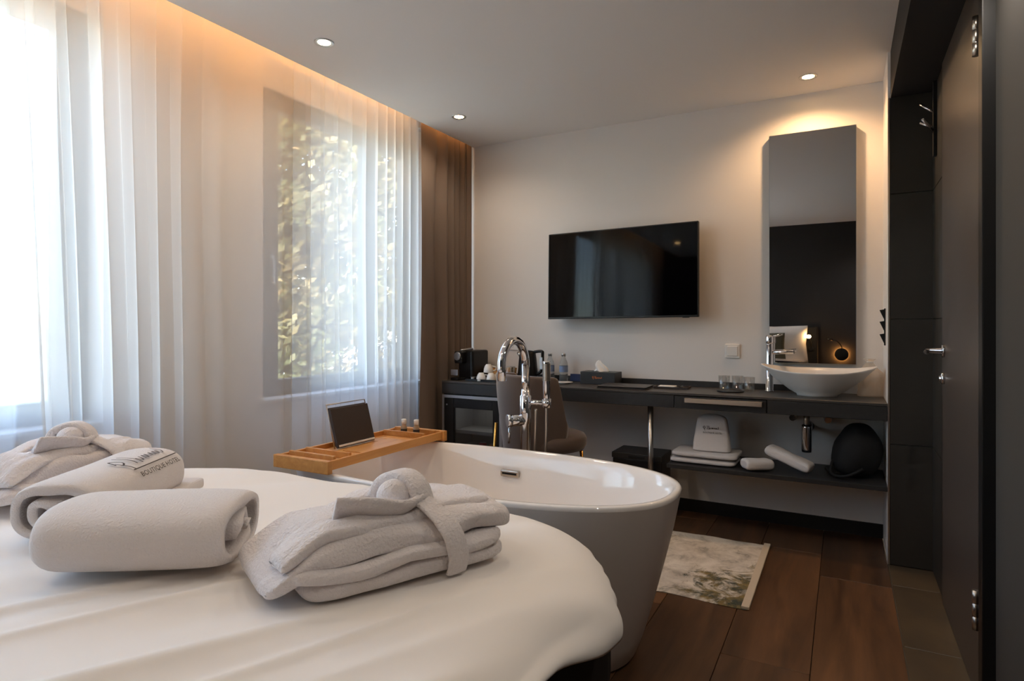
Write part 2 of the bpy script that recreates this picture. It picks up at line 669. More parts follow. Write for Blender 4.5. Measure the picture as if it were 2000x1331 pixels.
# windows
for wi, (a, b, z0, z1) in enumerate(WIN):
    w = bpy.data.objects.new('window_%d' % (wi + 1), None)
    COL.objects.link(w)
    w.location = (-2.90, a, z0)
    tag(w, ['tall bright window behind the sheer curtain nearest the bed',
            'tall brown framed window with trees outside, behind the sheer curtain'][wi], 'window', kind='structure')
    L, H = b - a, z1 - z0
    ft = H - 0.12                                     # top of the frame, blind box above
    s0 = 0.20 if wi == 1 else 0.12
    MB().box((-0.035, 0, 0), (0.035, s0, ft), 0.004).build('frame_stile', 'window_frame', w)
    MB().box((-0.035, L - 0.12, 0), (0.035, L, ft), 0.004).build('frame_stile', 'window_frame', w)
    mu = (3.20 - a, 3.33 - a) if wi == 1 else (L / 2 - 0.05, L / 2 + 0.05)
    MB().box((-0.035, mu[0], 0), (0.035, mu[1], ft), 0.004).build('mullion', 'window_frame', w)
    MB().box((-0.034, s0, 0), (0.034, L - 0.12, 0.11), 0.004).build('frame_rail', 'window_frame', w)
    MB().box((-0.034, s0, ft - 0.10), (0.034, L - 0.12, ft), 0.004).build('frame_rail', 'window_frame', w)
    MB().box((-0.03, 0, ft), (0.05, L, H)).build('blind_box', 'white_frame', w)
    MB().box((-0.004, s0, 0.11), (0.004, mu[0], ft - 0.10)).build('pane', 'pane', w)
    MB().box((-0.004, mu[1], 0.11), (0.004, L - 0.12, ft - 0.10)).build('pane', 'pane', w)
    h = MB()
    h.box((0.035, s0 - 0.065, 0.75), (0.047, s0 - 0.035, 0.82), 0.003)
    h.box((0.047, s0 - 0.06, 0.66), (0.062, s0 - 0.04, 0.80), 0.004)
    h.build('window_handle', 'silver_trim', w)
    MB().box((0.04, 0, 0.0), (0.17, L, 0.02), 0.004).build('window_sill', 'white_frame', w)

# door
d = bpy.data.objects.new('door_1', None)
COL.objects.link(d)
d.location = (0.36, DY0, 0)
tag(d, 'dark bronze door with chrome lever handle on the right', 'door', kind='structure')
DW = DY1 - DY0
mat('door_paint', srgb(78, 68, 62), 0.33, spec=0.6)
MB().box((0, 0.002, 0.006), (0.04, DW, DZ), 0.003).build('door_leaf', 'door_paint', d)
f = MB()
f.box((-0.012, -0.115, 0), (0.10, -0.060, DZ + 0.05), 0.003)
f.box((0.004, -0.060, 0), (0.10, -0.006, DZ + 0.05), 0.003)
f.build('frame_post', 'black_plastic', d)
MB().box((0.004, DW + 0.004, 0), (0.10, DW + 0.05, DZ + 0.05), 0.003).build('frame_post', 'black_plastic', d)
MB().box((0.004, -0.06, DZ + 0.004), (0.10, DW + 0.05, DZ + 0.045), 0.003).build('frame_head', 'black_plastic', d)
for z in (0.30, 2.04):
    h = MB()
    h.lathe([(0.010, -0.06), (0.010, -0.022), (0.0085, -0.021), (0.0085, -0.019), (0.010, -0.018), (0.010, 0.018),
             (0.0085, 0.019), (0.0085, 0.021), (0.010, 0.022), (0.010, 0.06)], (-0.009, -0.003, z), 12)
    h.build('hinge', 'brushed_steel', d)
RX = Matrix.Rotation(-PI / 2, 4, 'Y')
hd = MB()
hd.lathe([(0.027, 0), (0.027, 0.006), (0.024, 0.009), (0.012, 0.010), (0.010, 0.05)], (0, DW - 0.055, 1.058), 20, RX)
hd.build('handle_rosette', 'chrome', d)
MB().tube(bez([(-0.03, DW - 0.055, 1.058), (-0.062, DW - 0.058, 1.058), (-0.072, DW - 0.085, 1.058), (-0.073, DW - 0.19, 1.058)]), 0.0095, 12) \
    .build('handle_lever', 'chrome', d)
MB().lathe([(0.024, 0), (0.024, 0.008), (0.020, 0.011), (0.010, 0.012), (0.010, 0.018)], (0, DW - 0.055, 0.945), 20, RX) \
    .build('lock_cylinder', 'chrome', d)

# outside: ground and trees
o = MB().box((-40, -30, -0.5), (XWO, 40, -0.35)).build('ground', 'ground')
tag(o, 'pale garden ground outside the windows', 'ground', kind='structure')


def tree(label, loc, hgt, rad, nleaf, seed):
    rnd = random.Random(seed)
    t = thing('garden_tree', label, 'tree', loc, group='trees outside the window')
    tr = MB()
    tr.tube(bez([(0, 0, 0), (0.06, 0.03, hgt * 0.3), (-0.05, 0.05, hgt * 0.6), (0.02, 0, hgt * 0.95)]), [0.13 - 0.0042 * k for k in range(25)], 8)
    for k in range(9):
        z = hgt * (0.25 + 0.07 * k)
        a = k * 2.4
        tr.tube(bez([(0, 0, z), (0.5 * rad * math.cos(a), 0.5 * rad * math.sin(a), z + 0.3),
                     (rad * math.cos(a), rad * math.sin(a), z + 0.35)], 5), [0.04 - 0.003 * q for q in range(11)], 6)
    tr.build('trunk', 'bark', t)
    V, F = [], []
    # leaves sit in clusters along the twigs, gaps stay open
    cl = []
    for k in range(170):
        a = rnd.uniform(0, 2 * PI)
        h = rnd.uniform(0.12, 1.0)
        r = rad * math.sqrt(rnd.uniform(0.05, 1)) * (1.15 - 0.6 * abs(h - 0.5))
        cl.append((r * math.cos(a), r * math.sin(a), h * hgt))
    for k in range(nleaf):
        c = cl[rnd.randrange(len(cl))]
        p = Vector((c[0] + rnd.gauss(0, 0.16), c[1] + rnd.gauss(0, 0.16), c[2] + rnd.gauss(0, 0.12)))
        n = Vector((rnd.gauss(0, 1), rnd.gauss(0, 1), rnd.gauss(0, 1))).normalized()
        u = n.orthogonal().normalized()
        w = n.cross(u)
        s = rnd.uniform(0.05, 0.085)
        i = len(V)
        V += [p - u * s, p + w * s * 0.5, p + u * s, p - w * s * 0.5]
        F.append((i, i + 1, i + 2, i + 3))
    me = bpy.data.meshes.new('foliage')
    me.from_pydata(V, [], F)
    me.materials.append(MATS['leaf_green'])
    f = bpy.data.objects.new('foliage', me)
    COL.objects.link(f)
    f.parent = t
    f['kind'] = 'stuff'


tree('leafy tree close outside the brown framed window', (-6.0, 4.9, -0.35), 4.6, 1.1, 20000, 1)
tree('leafy tree to the right, behind the window mullion', (-6.2, 7.9, -0.35), 5.0, 1.2, 20000, 2)
tree('farther leafy tree filling the gap between the two nearer ones', (-10.4, 8.2, -0.35), 6.8, 1.6, 26000, 3)

# ================================================================== CURTAINS


def curtain(name, label, cat, group, x, ya, yb, z0, z1, matname, n, nz_, fold, depth, seed, shift=None, edge=0.0):
    """pleated cloth hanging along Y, pleat spacing fold, depth in X"""
    P = []
    ph = [0.0]
    rnd = random.Random(seed)
    L = yb - ya
    # uneven pleat phase
    phase = []
    acc = 0.0
    for i in range(n):
        s = i / (n - 1) * L
        acc += (L / (n - 1)) / fold * (1.0 + 0.55 * math.sin(s * 3.1 + seed) + 0.35 * math.sin(s * 7.7 + 2 * seed))
        phase.append(acc * 2 * PI)
    for j in range(nz_):
        t = j / (nz_ - 1)
        z = z1 + (z0 - z1) * t
        row = []
        for i in range(n):
            s = i / (n - 1)
            y0 = ya + s * L
            ampl = depth * (0.55 + 0.75 * noise.noise(Vector((y0 * 2.3, seed, t * 0.6)))) * (0.75 + 0.5 * t)
            p = phase[i] + 1.6 * noise.noise(Vector((y0 * 1.7, t * 1.4, seed + 5)))
            dx = ampl * math.sin(p) + 0.25 * ampl * math.sin(2 * p + 1.0)
            dy = 0.35 * fold * 0.3 * math.sin(2 * p) * (0.6 + 0.4 * t)
            yy = y0 + dy
            if edge:
                dx += edge * sstep(0.86, 0.98, s)
            if shift:
                yy += shift(s, t)
            row.append(Vector((x + dx, yy, z)))
        P.append(row)
    m = MB()
    m.grid(P)
    o = m.build(name, matname)
    tag(o, label, cat, group)
    return o


curtain('sheer_curtain', 'sheer white curtain panel over the tall window beside the bed', 'curtain', 'sheer curtains',
        -2.66, YR + 0.1, 1.24, 0.015, 2.70, 'sheer', 700, 26, 0.085, 0.040, 3.0,
        shift=lambda s, t: 0.10 * t * t * max(0, (s - 0.5) * 2))
curtain('sheer_curtain', 'wide sheer white curtain hanging between the bed window and the dark drape', 'curtain', 'sheer curtains',
        -2.585, 1.05, 3.42, 0.015, 2.70, 'sheer', 700, 26, 0.135, 0.036, 8.0,
        shift=lambda s, t: 0.13 * t * max(0, 1 - s * 4) )
curtain('blackout_drape', 'dark taupe pleated drape gathered in the corner beside the minibar', 'curtain', None,
        -2.505, 3.33, 3.905, 0.012, 2.70, 'linen_dark', 300, 22, 0.085, 0.040, 5.0, edge=0.035)

# ================================================================== CEILING LIGHTS
DL = [(-2.16, 2.13, 'round recessed downlight nearest the bed above the curtain'),
      (-2.17, 3.30, 'round recessed downlight in front of the dark drape'),
      (-0.17, 3.66, 'round recessed downlight above the mirror'),
      (-2.16, 0.96, 'round recessed downlight over the bed foot, reflected in the television'),
      (-2.16, -0.21, 'round recessed downlight over the pillows, reflected in the television'),
      (-1.17, 2.03, 'round recessed fill downlight added out of view above the bathtub'),  # unseen row from here, added to fill the shadows on bed and tub
      (-1.17, 0.96, 'round recessed fill downlight added out of view above the middle of the bed'),
      (-1.17, -0.21, 'round recessed fill downlight added out of view above the headboard end of the bed'),
      (0.29, 1.90, 'round recessed fill downlight added out of view in the low soffit beside the door'),  # unseen soffit row, added as neutral fill light
      (0.29, 0.55, 'round recessed fill downlight added out of view in the low soffit beside the bed'),
      (0.29, -0.70, 'round recessed fill downlight added out of view in the low soffit by the headboard wall')]
DE = [7, 6, 14, 5, 4, 5, 1.6, 3.5, 10, 6, 7]
proto = None
for (x, y, lab), e in zip(DL, DE):
    HC_ = 2.27 if x > 0 else HC
    if proto is None:
        proto = thing('downlight', lab, 'ceiling light', (x, y, HC_), group='recessed ceiling downlights')
        MB().lathe([(0.030, -0.001), (0.044, -0.004), (0.046, -0.002), (0.046, 0.0)], n=28, caps=False).build('trim_ring', 'silver_trim', proto)
        MB().lathe([(0.001, -0.0012), (0.030, -0.0012), (0.030, -0.0006), (0.001, -0.0006)], n=24).build('lens', 'downlight_glow', proto)
    else:
        copy_thing(proto, (x, y, HC_), 0, lab)
    ld = bpy.data.lights.new('downlight_lamp', 'SPOT')
    ld.energy = e
    ld.color = (1.0, 0.92, 0.83) if x > 0 else ((1.0, 0.60, 0.30) if y > 3.5 else (1.0, 0.82, 0.64))
    ld.spot_size = math.radians(150)
    ld.spot_blend = 0.7
    ld.shadow_soft_size = 0.025
    lo = bpy.data.objects.new('downlight_lamp', ld)
    COL.objects.link(lo)
    lo.location = (x, y, HC_ - 0.012)

# ================================================================== BED
BX, BY0, BY1 = -1.32, -1.12, 1.54
bed = thing('bed', 'wide white-made bed with dark base and headboard in the foreground', 'bed', (BX, 0, 0))
MB().box((-0.86, BY0, 0.10), (0.86, 1.22, 0.36), 0.02).build('base', 'black_matte', bed)
MB().box((-0.88, BY0, 0.36), (0.88, 1.30, 0.62), 0.06, 4).build('mattress', 'black_matte', bed)
for sx in (-0.78, 0.78):
    for y in (BY0 + 0.1, 1.12):
        MB().lathe([(0.025, 0), (0.03, 0.10)], (sx, y, 0), 12).build('leg', 'black_plastic', bed)
hb = MB().box((-1.02, YR + 0.015, 0.05), (1.02, YR + 0.10, 1.15), 0.02, 3).build('headboard', 'black_matte', bed)


def bed_outline(a):
    """rounded outline of the duvet, local to bed; a in 0..2pi"""
    hx, y0, y1 = 0.925, BY0, BY1
    cy, hy = (y0 + y1) / 2, (y1 - y0) / 2
    c, s = math.cos(a), math.sin(a)
    if c > 0:
        hx -= 0.035 * (sstep(0.42, 0.22, a) if a < PI else 1.0)
    e = 4.7 if s > 0 else 14.0
    ex = 2.0 / e
    return Vector((hx * sgnpow(c, ex), cy + hy * sgnpow(s, ex) * (1.0 if s < 0 else 1.0), 0))


BED_Z = 0.69


def bed_wrinkle(x, y):
    """creases running diagonally over the duvet (bed-local x, y)"""
    u = 0.42 * x + 0.91 * y
    v = 0.91 * x - 0.42 * y
    w = 0.012 * noise.noise(Vector((u * 1.1, v * 5.0, 0.3))) + 0.009 * noise.noise(Vector((u * 1.8, v * 11.0, 4.3)))
    w += 0.004 * noise.noise(Vector((x * 3.0, y * 3.0, 9.0)))
    for (v0, a, wd, ph) in ((0.80, 0.006, 0.02, 6.0), (0.27, 0.006, 0.012, 7.0), (0.55, 0.005, 0.012, 8.0), (0.18, 0.007, 0.018, 0.0), (0.36, 0.006, 0.014, 1.0), (0.48, 0.008, 0.022, 2.0), (0.62, 0.006, 0.016, 3.0), (0.02, 0.005, 0.014, 4.0), (-0.12, 0.005, 0.02, 5.0)):
        vv = v - v0 - 0.03 * math.sin(u * 2.0 + ph)
        w += 2.0 * a * math.exp(-(vv / wd) ** 2) * (0.5 + 0.5 * noise.noise(Vector((u * 1.5, ph * 3, 1.0)))) * sstep(1.75, 1.0, u + 0.3)
    return w


def duvet():
    m = MB()
    NA, NR = 420, 110
    cy = (BY0 + BY1) / 2
    P = []
    # duvet corner tip hangs lower at the right-hand foot corner
    for i in range(NA):
        a = 2 * PI * i / NA
        o = bed_outline(a)
        out = (o - Vector((0, cy, 0)))
        row = []
        nrm = Vector((math.copysign(abs(out.x / 0.95) ** 4.2, out.x), math.copysign(abs(out.y / 1.33) ** 4.2, out.y), 0)).normalized()
        corner = math.exp(-((a - 0.40) / 0.15) ** 2)
        o = o + nrm * 0.028 * corner
        out = o - Vector((0, cy, 0))
        for k in range(NR):
            r = (k / (NR - 1)) ** 0.8
            q = Vector((0, cy, 0)) + out * r
            dist = (1 - r) * out.length
            z = BED_Z - 0.045 * math.exp(-dist / 0.07) - 0.02 * math.exp(-dist / 0.25)
            z += bed_wrinkle(q.x, q.y) * sstep(0.0, 0.12, dist)
            row.append(Vector((q.x, q.y, z)))
        # hanging edge
        hem = 0.020 + 0.016 * sstep(0.2, 0.45, a) + 0.010 * noise.noise(Vector((a * 6, 0, 2))) + 0.03 * corner
        wob = 0.018 * noise.noise(Vector((a * 14, 1.5, 0)))
        for k in range(1, 11):
            t = k / 10
            q = o + nrm * (0.022 * math.sin(t * PI * 0.7) + wob * t + 0.02 * corner * t)
            row.append(Vector((q.x, q.y, BED_Z - 0.065 - hem * t)))
        q = o + nrm * (-0.012 + wob)
        row.append(Vector((q.x, q.y, BED_Z - 0.065 - hem - 0.004)))
        q = o - nrm * 0.03
        row.append(Vector((q.x, q.y, BED_Z - 0.065 - hem + 0.02)))
        P.append(row)
    m.grid(P, cu=True)
    bmesh.ops.remove_doubles(m.bm, verts=list(m.bm.verts), dist=0.0004)
    return m.build('duvet', 'duvet_cotton', bed)


duvet()


def cushion(name, label, loc, sz, matname, rot, group=None):
    m = MB()
    P = []
    N = 28
    for side in (1, -1):
        rows_ = []
        for i in range(N + 1):
            row = []
            for j in range(N + 1):
                u, v = i / N * 2 - 1, j / N * 2 - 1
                h = (max(0, 1 - abs(u) ** 2.6) * max(0, 1 - abs(v) ** 2.6)) ** 0.45
                pin = 1 - 0.06 * (1 - abs(u)) * abs(v) ** 3 - 0.06 * (1 - abs(v)) * abs(u) ** 3
                row.append(Vector((u * sz[0] / 2 * pin, side * h * sz[1] / 2 + 0.01 * noise.noise(Vector((u * 2, v * 2, side))), v * sz[2] / 2 * pin)))
            rows_.append(row)
        m.grid(rows_)
    bmesh.ops.remove_doubles(m.bm, verts=list(m.bm.verts), dist=0.002)
    o = m.build(name, matname, None, loc, rot)
    tag(o, label, 'pillow', group)


cushion('bed_pillow', 'large white pillow leaning on the headboard, seen in the mirror', (BX + 0.52, YR + 0.24, 0.92), (0.78, 0.18, 0.5), 'white_cotton', (-0.28, 0, 0), 'bed pillows')
cushion('bed_pillow', 'white pillow leaning on the headboard at the window side', (BX - 0.42, YR + 0.24, 0.92), (0.78, 0.18, 0.5), 'white_cotton', (-0.28, 0, 0), 'bed pillows')
cushion('throw_cushion', 'dark olive cushion in front of the white pillow, seen in the mirror', (BX + 0.44, YR + 0.45, 0.90), (0.44, 0.12, 0.36), 'pillow_olive', (-0.35, 0, 0))

# bedside lamps on the rear wall, seen in the mirror
lp = thing('wall_lamp', 'round black wall lamp with glowing halo and bent reading arm', 'lamp', (-0.03, YR, 0.79))
RY = Matrix.Rotation(-PI / 2, 4, 'X')
MB().lathe([(0.078, 0.03), (0.080, 0.034), (0.078, 0.042), (0.01, 0.044)], n=32, M=RY).build('disc', 'black_matte', lp)
MB().lathe([(0.05, 0.0), (0.066, 0.004), (0.066, 0.028), (0.05, 0.03)], n=32, M=RY, caps=False).build('halo_ring', 'halo_warm', lp)
MB().tube(bez([(0, 0.04, 0.05), (0.0, 0.07, 0.10), (-0.05, 0.10, 0.17), (-0.12, 0.10, 0.19)]), 0.006, 8).build('arm', 'black_plastic', lp)
MB().tube([(-0.10, 0.10, 0.188), (-0.17, 0.10, 0.20)], 0.014, 12).build('lamp_head', 'black_plastic', lp)
lp = thing('reading_lamp', 'lit reading lamp beside the white pillow, seen in the mirror', 'lamp', (-0.40, YR + 0.1015, 1.02))
MB().tube(bez([(0.02, 0.010, -0.15), (0.02, 0.05, -0.08), (0.0, 0.20, 0.0)]), 0.006, 8).build('arm', 'black_plastic', lp)
MB().lathe([(0.001, -0.02), (0.022, -0.016), (0.030, 0.0), (0.022, 0.018), (0.001, 0.024)], (0, 0.22, 0), 16).build('bulb', 'bulb_warm', lp)
MB().lathe([(0.03, 0), (0.03, 0.012)], (0.02, 0.0, -0.16), 16, RY).build('mount', 'black_plastic', lp)


# ================================================================== TOWELS AND ROBES ON THE BED
def bedtop(x, y):
    return BED_Z + bed_wrinkle(x - BX, y)


def spiral_roll(length, rx, rz, th, turns, seed, bulge=0.0, n=150):
    """towel rolled flat: a thick strip spiralling inwards, extruded along local X"""
    m = MB()
    NL = 40
    prof_o, prof_i = [], []
    for k in range(n):
        t = k / (n - 1)
        a = -PI * 0.55 + t * turns * 2 * PI
        q1 = t * turns
        s = 1.0 if q1 < 0.9 else 1 - (th / rz) * sstep(0.9, 1.05, q1) - max(0.0, 0.84 - th / rz) * max(0.0, (q1 - 1.0) / (turns - 1.0))
        ax, az = max(rx * s, th * 0.6), max(rz * s - 0.001, th * 0.5)
        e = 0.78
        w = 1 + 0.05 * noise.noise(Vector((t * 9, seed, 0)))
        prof_o.append((ax * sgnpow(math.cos(a), e) * w, az * sgnpow(math.sin(a), e) * w))
    # inner side by offsetting towards the centre
    for (yy, zz) in prof_o:
        l = math.hypot(yy, zz) + 1e-6
        prof_i.append((yy * (1 - th / l), zz * (1 - th / l)))
    loop = prof_o + prof_i[::-1]
    P = []
    for i in range(NL + 1):
        t = i / NL
        x = (t - 0.5) * length
        ed = min(t, 1 - t) * length
        rnd_ = 1 - 0.10 * math.exp(-ed / 0.012)
        row = []
        for q, (yy, zz) in enumerate(loop):
            turn = q if q < n else 2 * n - 1 - q
            tt = turn / n
            xo = x + (0.018 * noise.noise(Vector((tt * 7, seed, t * 2))) if True else 0) * abs(2 * t - 1) ** 3
            b = 1 + bulge * math.sin(t * PI) + 0.03 * noise.noise(Vector((t * 3, tt * 4, seed + 2)))
            row.append(Vector((xo, yy * b * rnd_, zz * b * rnd_)))
        P.append(row)
    vs = m.grid(P, cv=True)
    # close the two ends strip by strip
    N2 = len(loop)
    for row in (vs[0], vs[-1]):
        for q in range(n - 1):
            try:
                f = m.bm.faces.new((row[q], row[q + 1], row[N2 - 2 - q], row[N2 - 1 - q]))
                f.smooth = True
            except ValueError:
                pass
    return m


AT = math.radians(33)
tw = thing('rolled_towel', 'plain grey-white rolled towel lying between the robe and the printed towel', 'towel', (-1.212, 0.744, bedtop(-1.212, 0.744) + 0.006), AT)
spiral_roll(0.335, 0.122, 0.064, 0.020, 2.6, 1.0, 0.04).build('towel_roll', 'towel_fleece', tw, (0, 0, 0.064))

A2 = math.radians(121)
t2 = thing('printed_towel', 'rolled towel with dark printed lettering and open spiral end', 'towel', (-1.60, 0.86, bedtop(-1.60, 0.86)), A2)
r2x, r2z = 0.098, 0.066
spiral_roll(0.40, r2x, r2z, 0.021, 2.3, 4.0).build('towel_roll', 'towel_fleece', t2, (0, 0, 0.066))
MB().box((0.02, -0.12, 0.0), (0.26, 0.04, 0.03), 0.013, 4).build('folded_edge', 'towel_fleece', t2)


def wrap_text(body, size, a0, s0, rx, rz, zc, parent, name, flip=1):
    """flat printed lettering bent over the top of a roll; a0 along the roll, s0 angle from the top"""
    cu = bpy.data.curves.new(name, 'FONT')
    cu.body = body
    cu.size = size
    cu.align_x = 'CENTER'
    cu.resolution_u = 3
    ob = bpy.data.objects.new('tmp', cu)
    COL.objects.link(ob)
    dg = bpy.context.evaluated_depsgraph_get()
    me = bpy.data.meshes.new_from_object(ob.evaluated_get(dg))
    bpy.data.objects.remove(ob)
    bm = bmesh.new()
    bm.from_mesh(me)
    bpy.data.meshes.remove(me)
    place_on_roll(bm, a0, s0, rx, rz, zc, flip)
    return finish_print(bm, name, parent)


def place_on_roll(bm, a0, s0, rx, rz, zc, flip):
    e = 0.78
    for v in bm.verts:
        x, y = v.co.x * flip, v.co.y * flip
        th = PI / 2 + s0 - y / ((rx + rz) / 2)
        v.co = Vector((a0 + x, 1.06 * rx * sgnpow(math.cos(th), e), zc + 1.06 * rz * sgnpow(math.sin(th), e)))


def finish_print(bm, name, parent):
    me = bpy.data.meshes.new(name)
    bm.to_mesh(me)
    bm.free()
    me.materials.append(MATS['print_ink'])
    o = bpy.data.objects.new(name, me)
    COL.objects.link(o)
    o.parent = parent
    return o


def scrawl(paths, wdt, sc):
    bm = bmesh.new()
    for p in paths:
        pts = bez([(a * sc, b * sc, 0) for a, b in p], 6)
        prev = None
        for i, q in enumerate(pts):
            t = (pts[min(i + 1, len(pts) - 1)] - pts[max(i - 1, 0)]).normalized()
            nn = Vector((-t.y, t.x, 0)) * wdt / 2
            cur = (bm.verts.new(q + nn), bm.verts.new(q - nn))
            if prev:
                bm.faces.new((prev[0], prev[1], cur[1], cur[0]))
            prev = cur
    return bm


SCRIPT = [[(-4.2, 0.2), (-3.6, 1.0), (-3.0, 0.3), (-3.6, -0.1), (-4.0, 0.4), (-3.4, -0.6), (-3.2, -1.2)],
          [(-2.2, 1.3), (-1.8, 0.4), (-2.0, -0.6)], [(-1.4, 1.3), (-1.1, 0.3), (-1.2, -0.7)],
          [(-1.0, 0.2), (-0.6, -0.4), (-0.2, 0.3)],
          [(0.1, -0.3), (0.35, 0.3), (0.6, -0.3), (0.85, 0.3), (1.1, -0.3)], [(1.4, -0.3), (1.65, 0.3), (1.9, -0.3)],
          [(2.1, -0.3), (2.35, 0.3), (2.6, -0.3), (2.85, 0.3)], [(3.4, 0.9), (3.5, 0.1), (3.2, -0.4)]]
bm = scrawl(SCRIPT, 0.0038, 0.025)
place_on_roll(bm, 0.06, 0.42, r2x, r2z, 0.066, 1)
finish_print(bm, 'printed_script', t2)
bm = bmesh.new()
bmesh.ops.create_grid(bm, x_segments=2, y_segments=1, size=0.5, matrix=Matrix.Diagonal((0.2, 0.0034, 1, 1)))
place_on_roll(bm, 0.07, 0.80, r2x, r2z, 0.066, 1)
finish_print(bm, 'printed_line', t2)
wrap_text('BOUTIQUE HOTEL', 0.022, 0.07, 1.16, r2x, r2z, 0.066, t2, 'printed_lettering', 1)


def slab(L, W, H, seed, amp=0.006, e1=0.35, e2=0.55, bend=None, nx=44, ny=40):
    """soft folded cloth layer: rounded flat block centred on x,y with base at z=0"""
    m = MB()
    P = []
    for i in range(nx + 1):
        t = i / nx
        u = -math.cos(t * PI)
        ux = sgnpow(u, 0.42)
        sc = max(1e-3, (1 - abs(ux) ** 7)) ** (1 / 4.5)
        row = []
        for k in range(ny):
            a = 2 * PI * k / ny
            yy = W / 2 * sgnpow(math.cos(a), e1) * (0.55 + 0.45 * sc)
            zz = H / 2 * sgnpow(math.sin(a), e2) * sc
            x = L / 2 * ux
            nz_ = noise.noise(Vector((x * 9, yy * 9, seed))) + 0.5 * noise.noise(Vector((x * 22, yy * 20, seed + zz * 12))) \
                + (0.9 * noise.noise(Vector((x * 7, yy * 34, seed * 2))) if amp > 0.0045 else 0)
            zz += amp * nz_ * (0.4 + 0.6 * (zz > 0))
            yy += amp * 1.2 * noise.noise(Vector((x * 11, seed + 7, zz * 20)))
            p = Vector((x, yy, H / 2 + zz))
            if bend:
                p = bend(p)
            row.append(p)
        P.append(row)
    vs = m.grid(P, cv=True)
    m.cap(vs[0][::-1], True)
    m.cap(vs[-1], True)
    return m


def strip(path, widths, th, side, n=8, twist=None):
    """flat belt along path; side = width direction (vector or list), th thickness"""
    pts = [Vector(p) for p in path]
    N = len(pts)
    m = MB()
    P = []
    for i, p in enumerate(pts):
        t = (pts[min(i + 1, N - 1)] - pts[max(i - 1, 0)]).normalized()
        s = Vector(side[i] if isinstance(side, list) else side)
        s = (s - t * s.dot(t)).normalized()
        nn = t.cross(s)
        w = widths[i] if isinstance(widths, (list, tuple)) else widths
        row = []
        for k in range(16):
            a = 2 * PI * k / 16
            row.append(p + s * (w / 2 * sgnpow(math.cos(a), 0.5)) + nn * (th / 2 * sgnpow(math.sin(a), 0.7))
                       + nn * 0.002 * noise.noise(p * 40 + s * math.cos(a)))
        P.append(row)
    vs = m.grid(P, cv=True)
    m.cap(vs[0][::-1], True)
    m.cap(vs[-1], True)
    return m


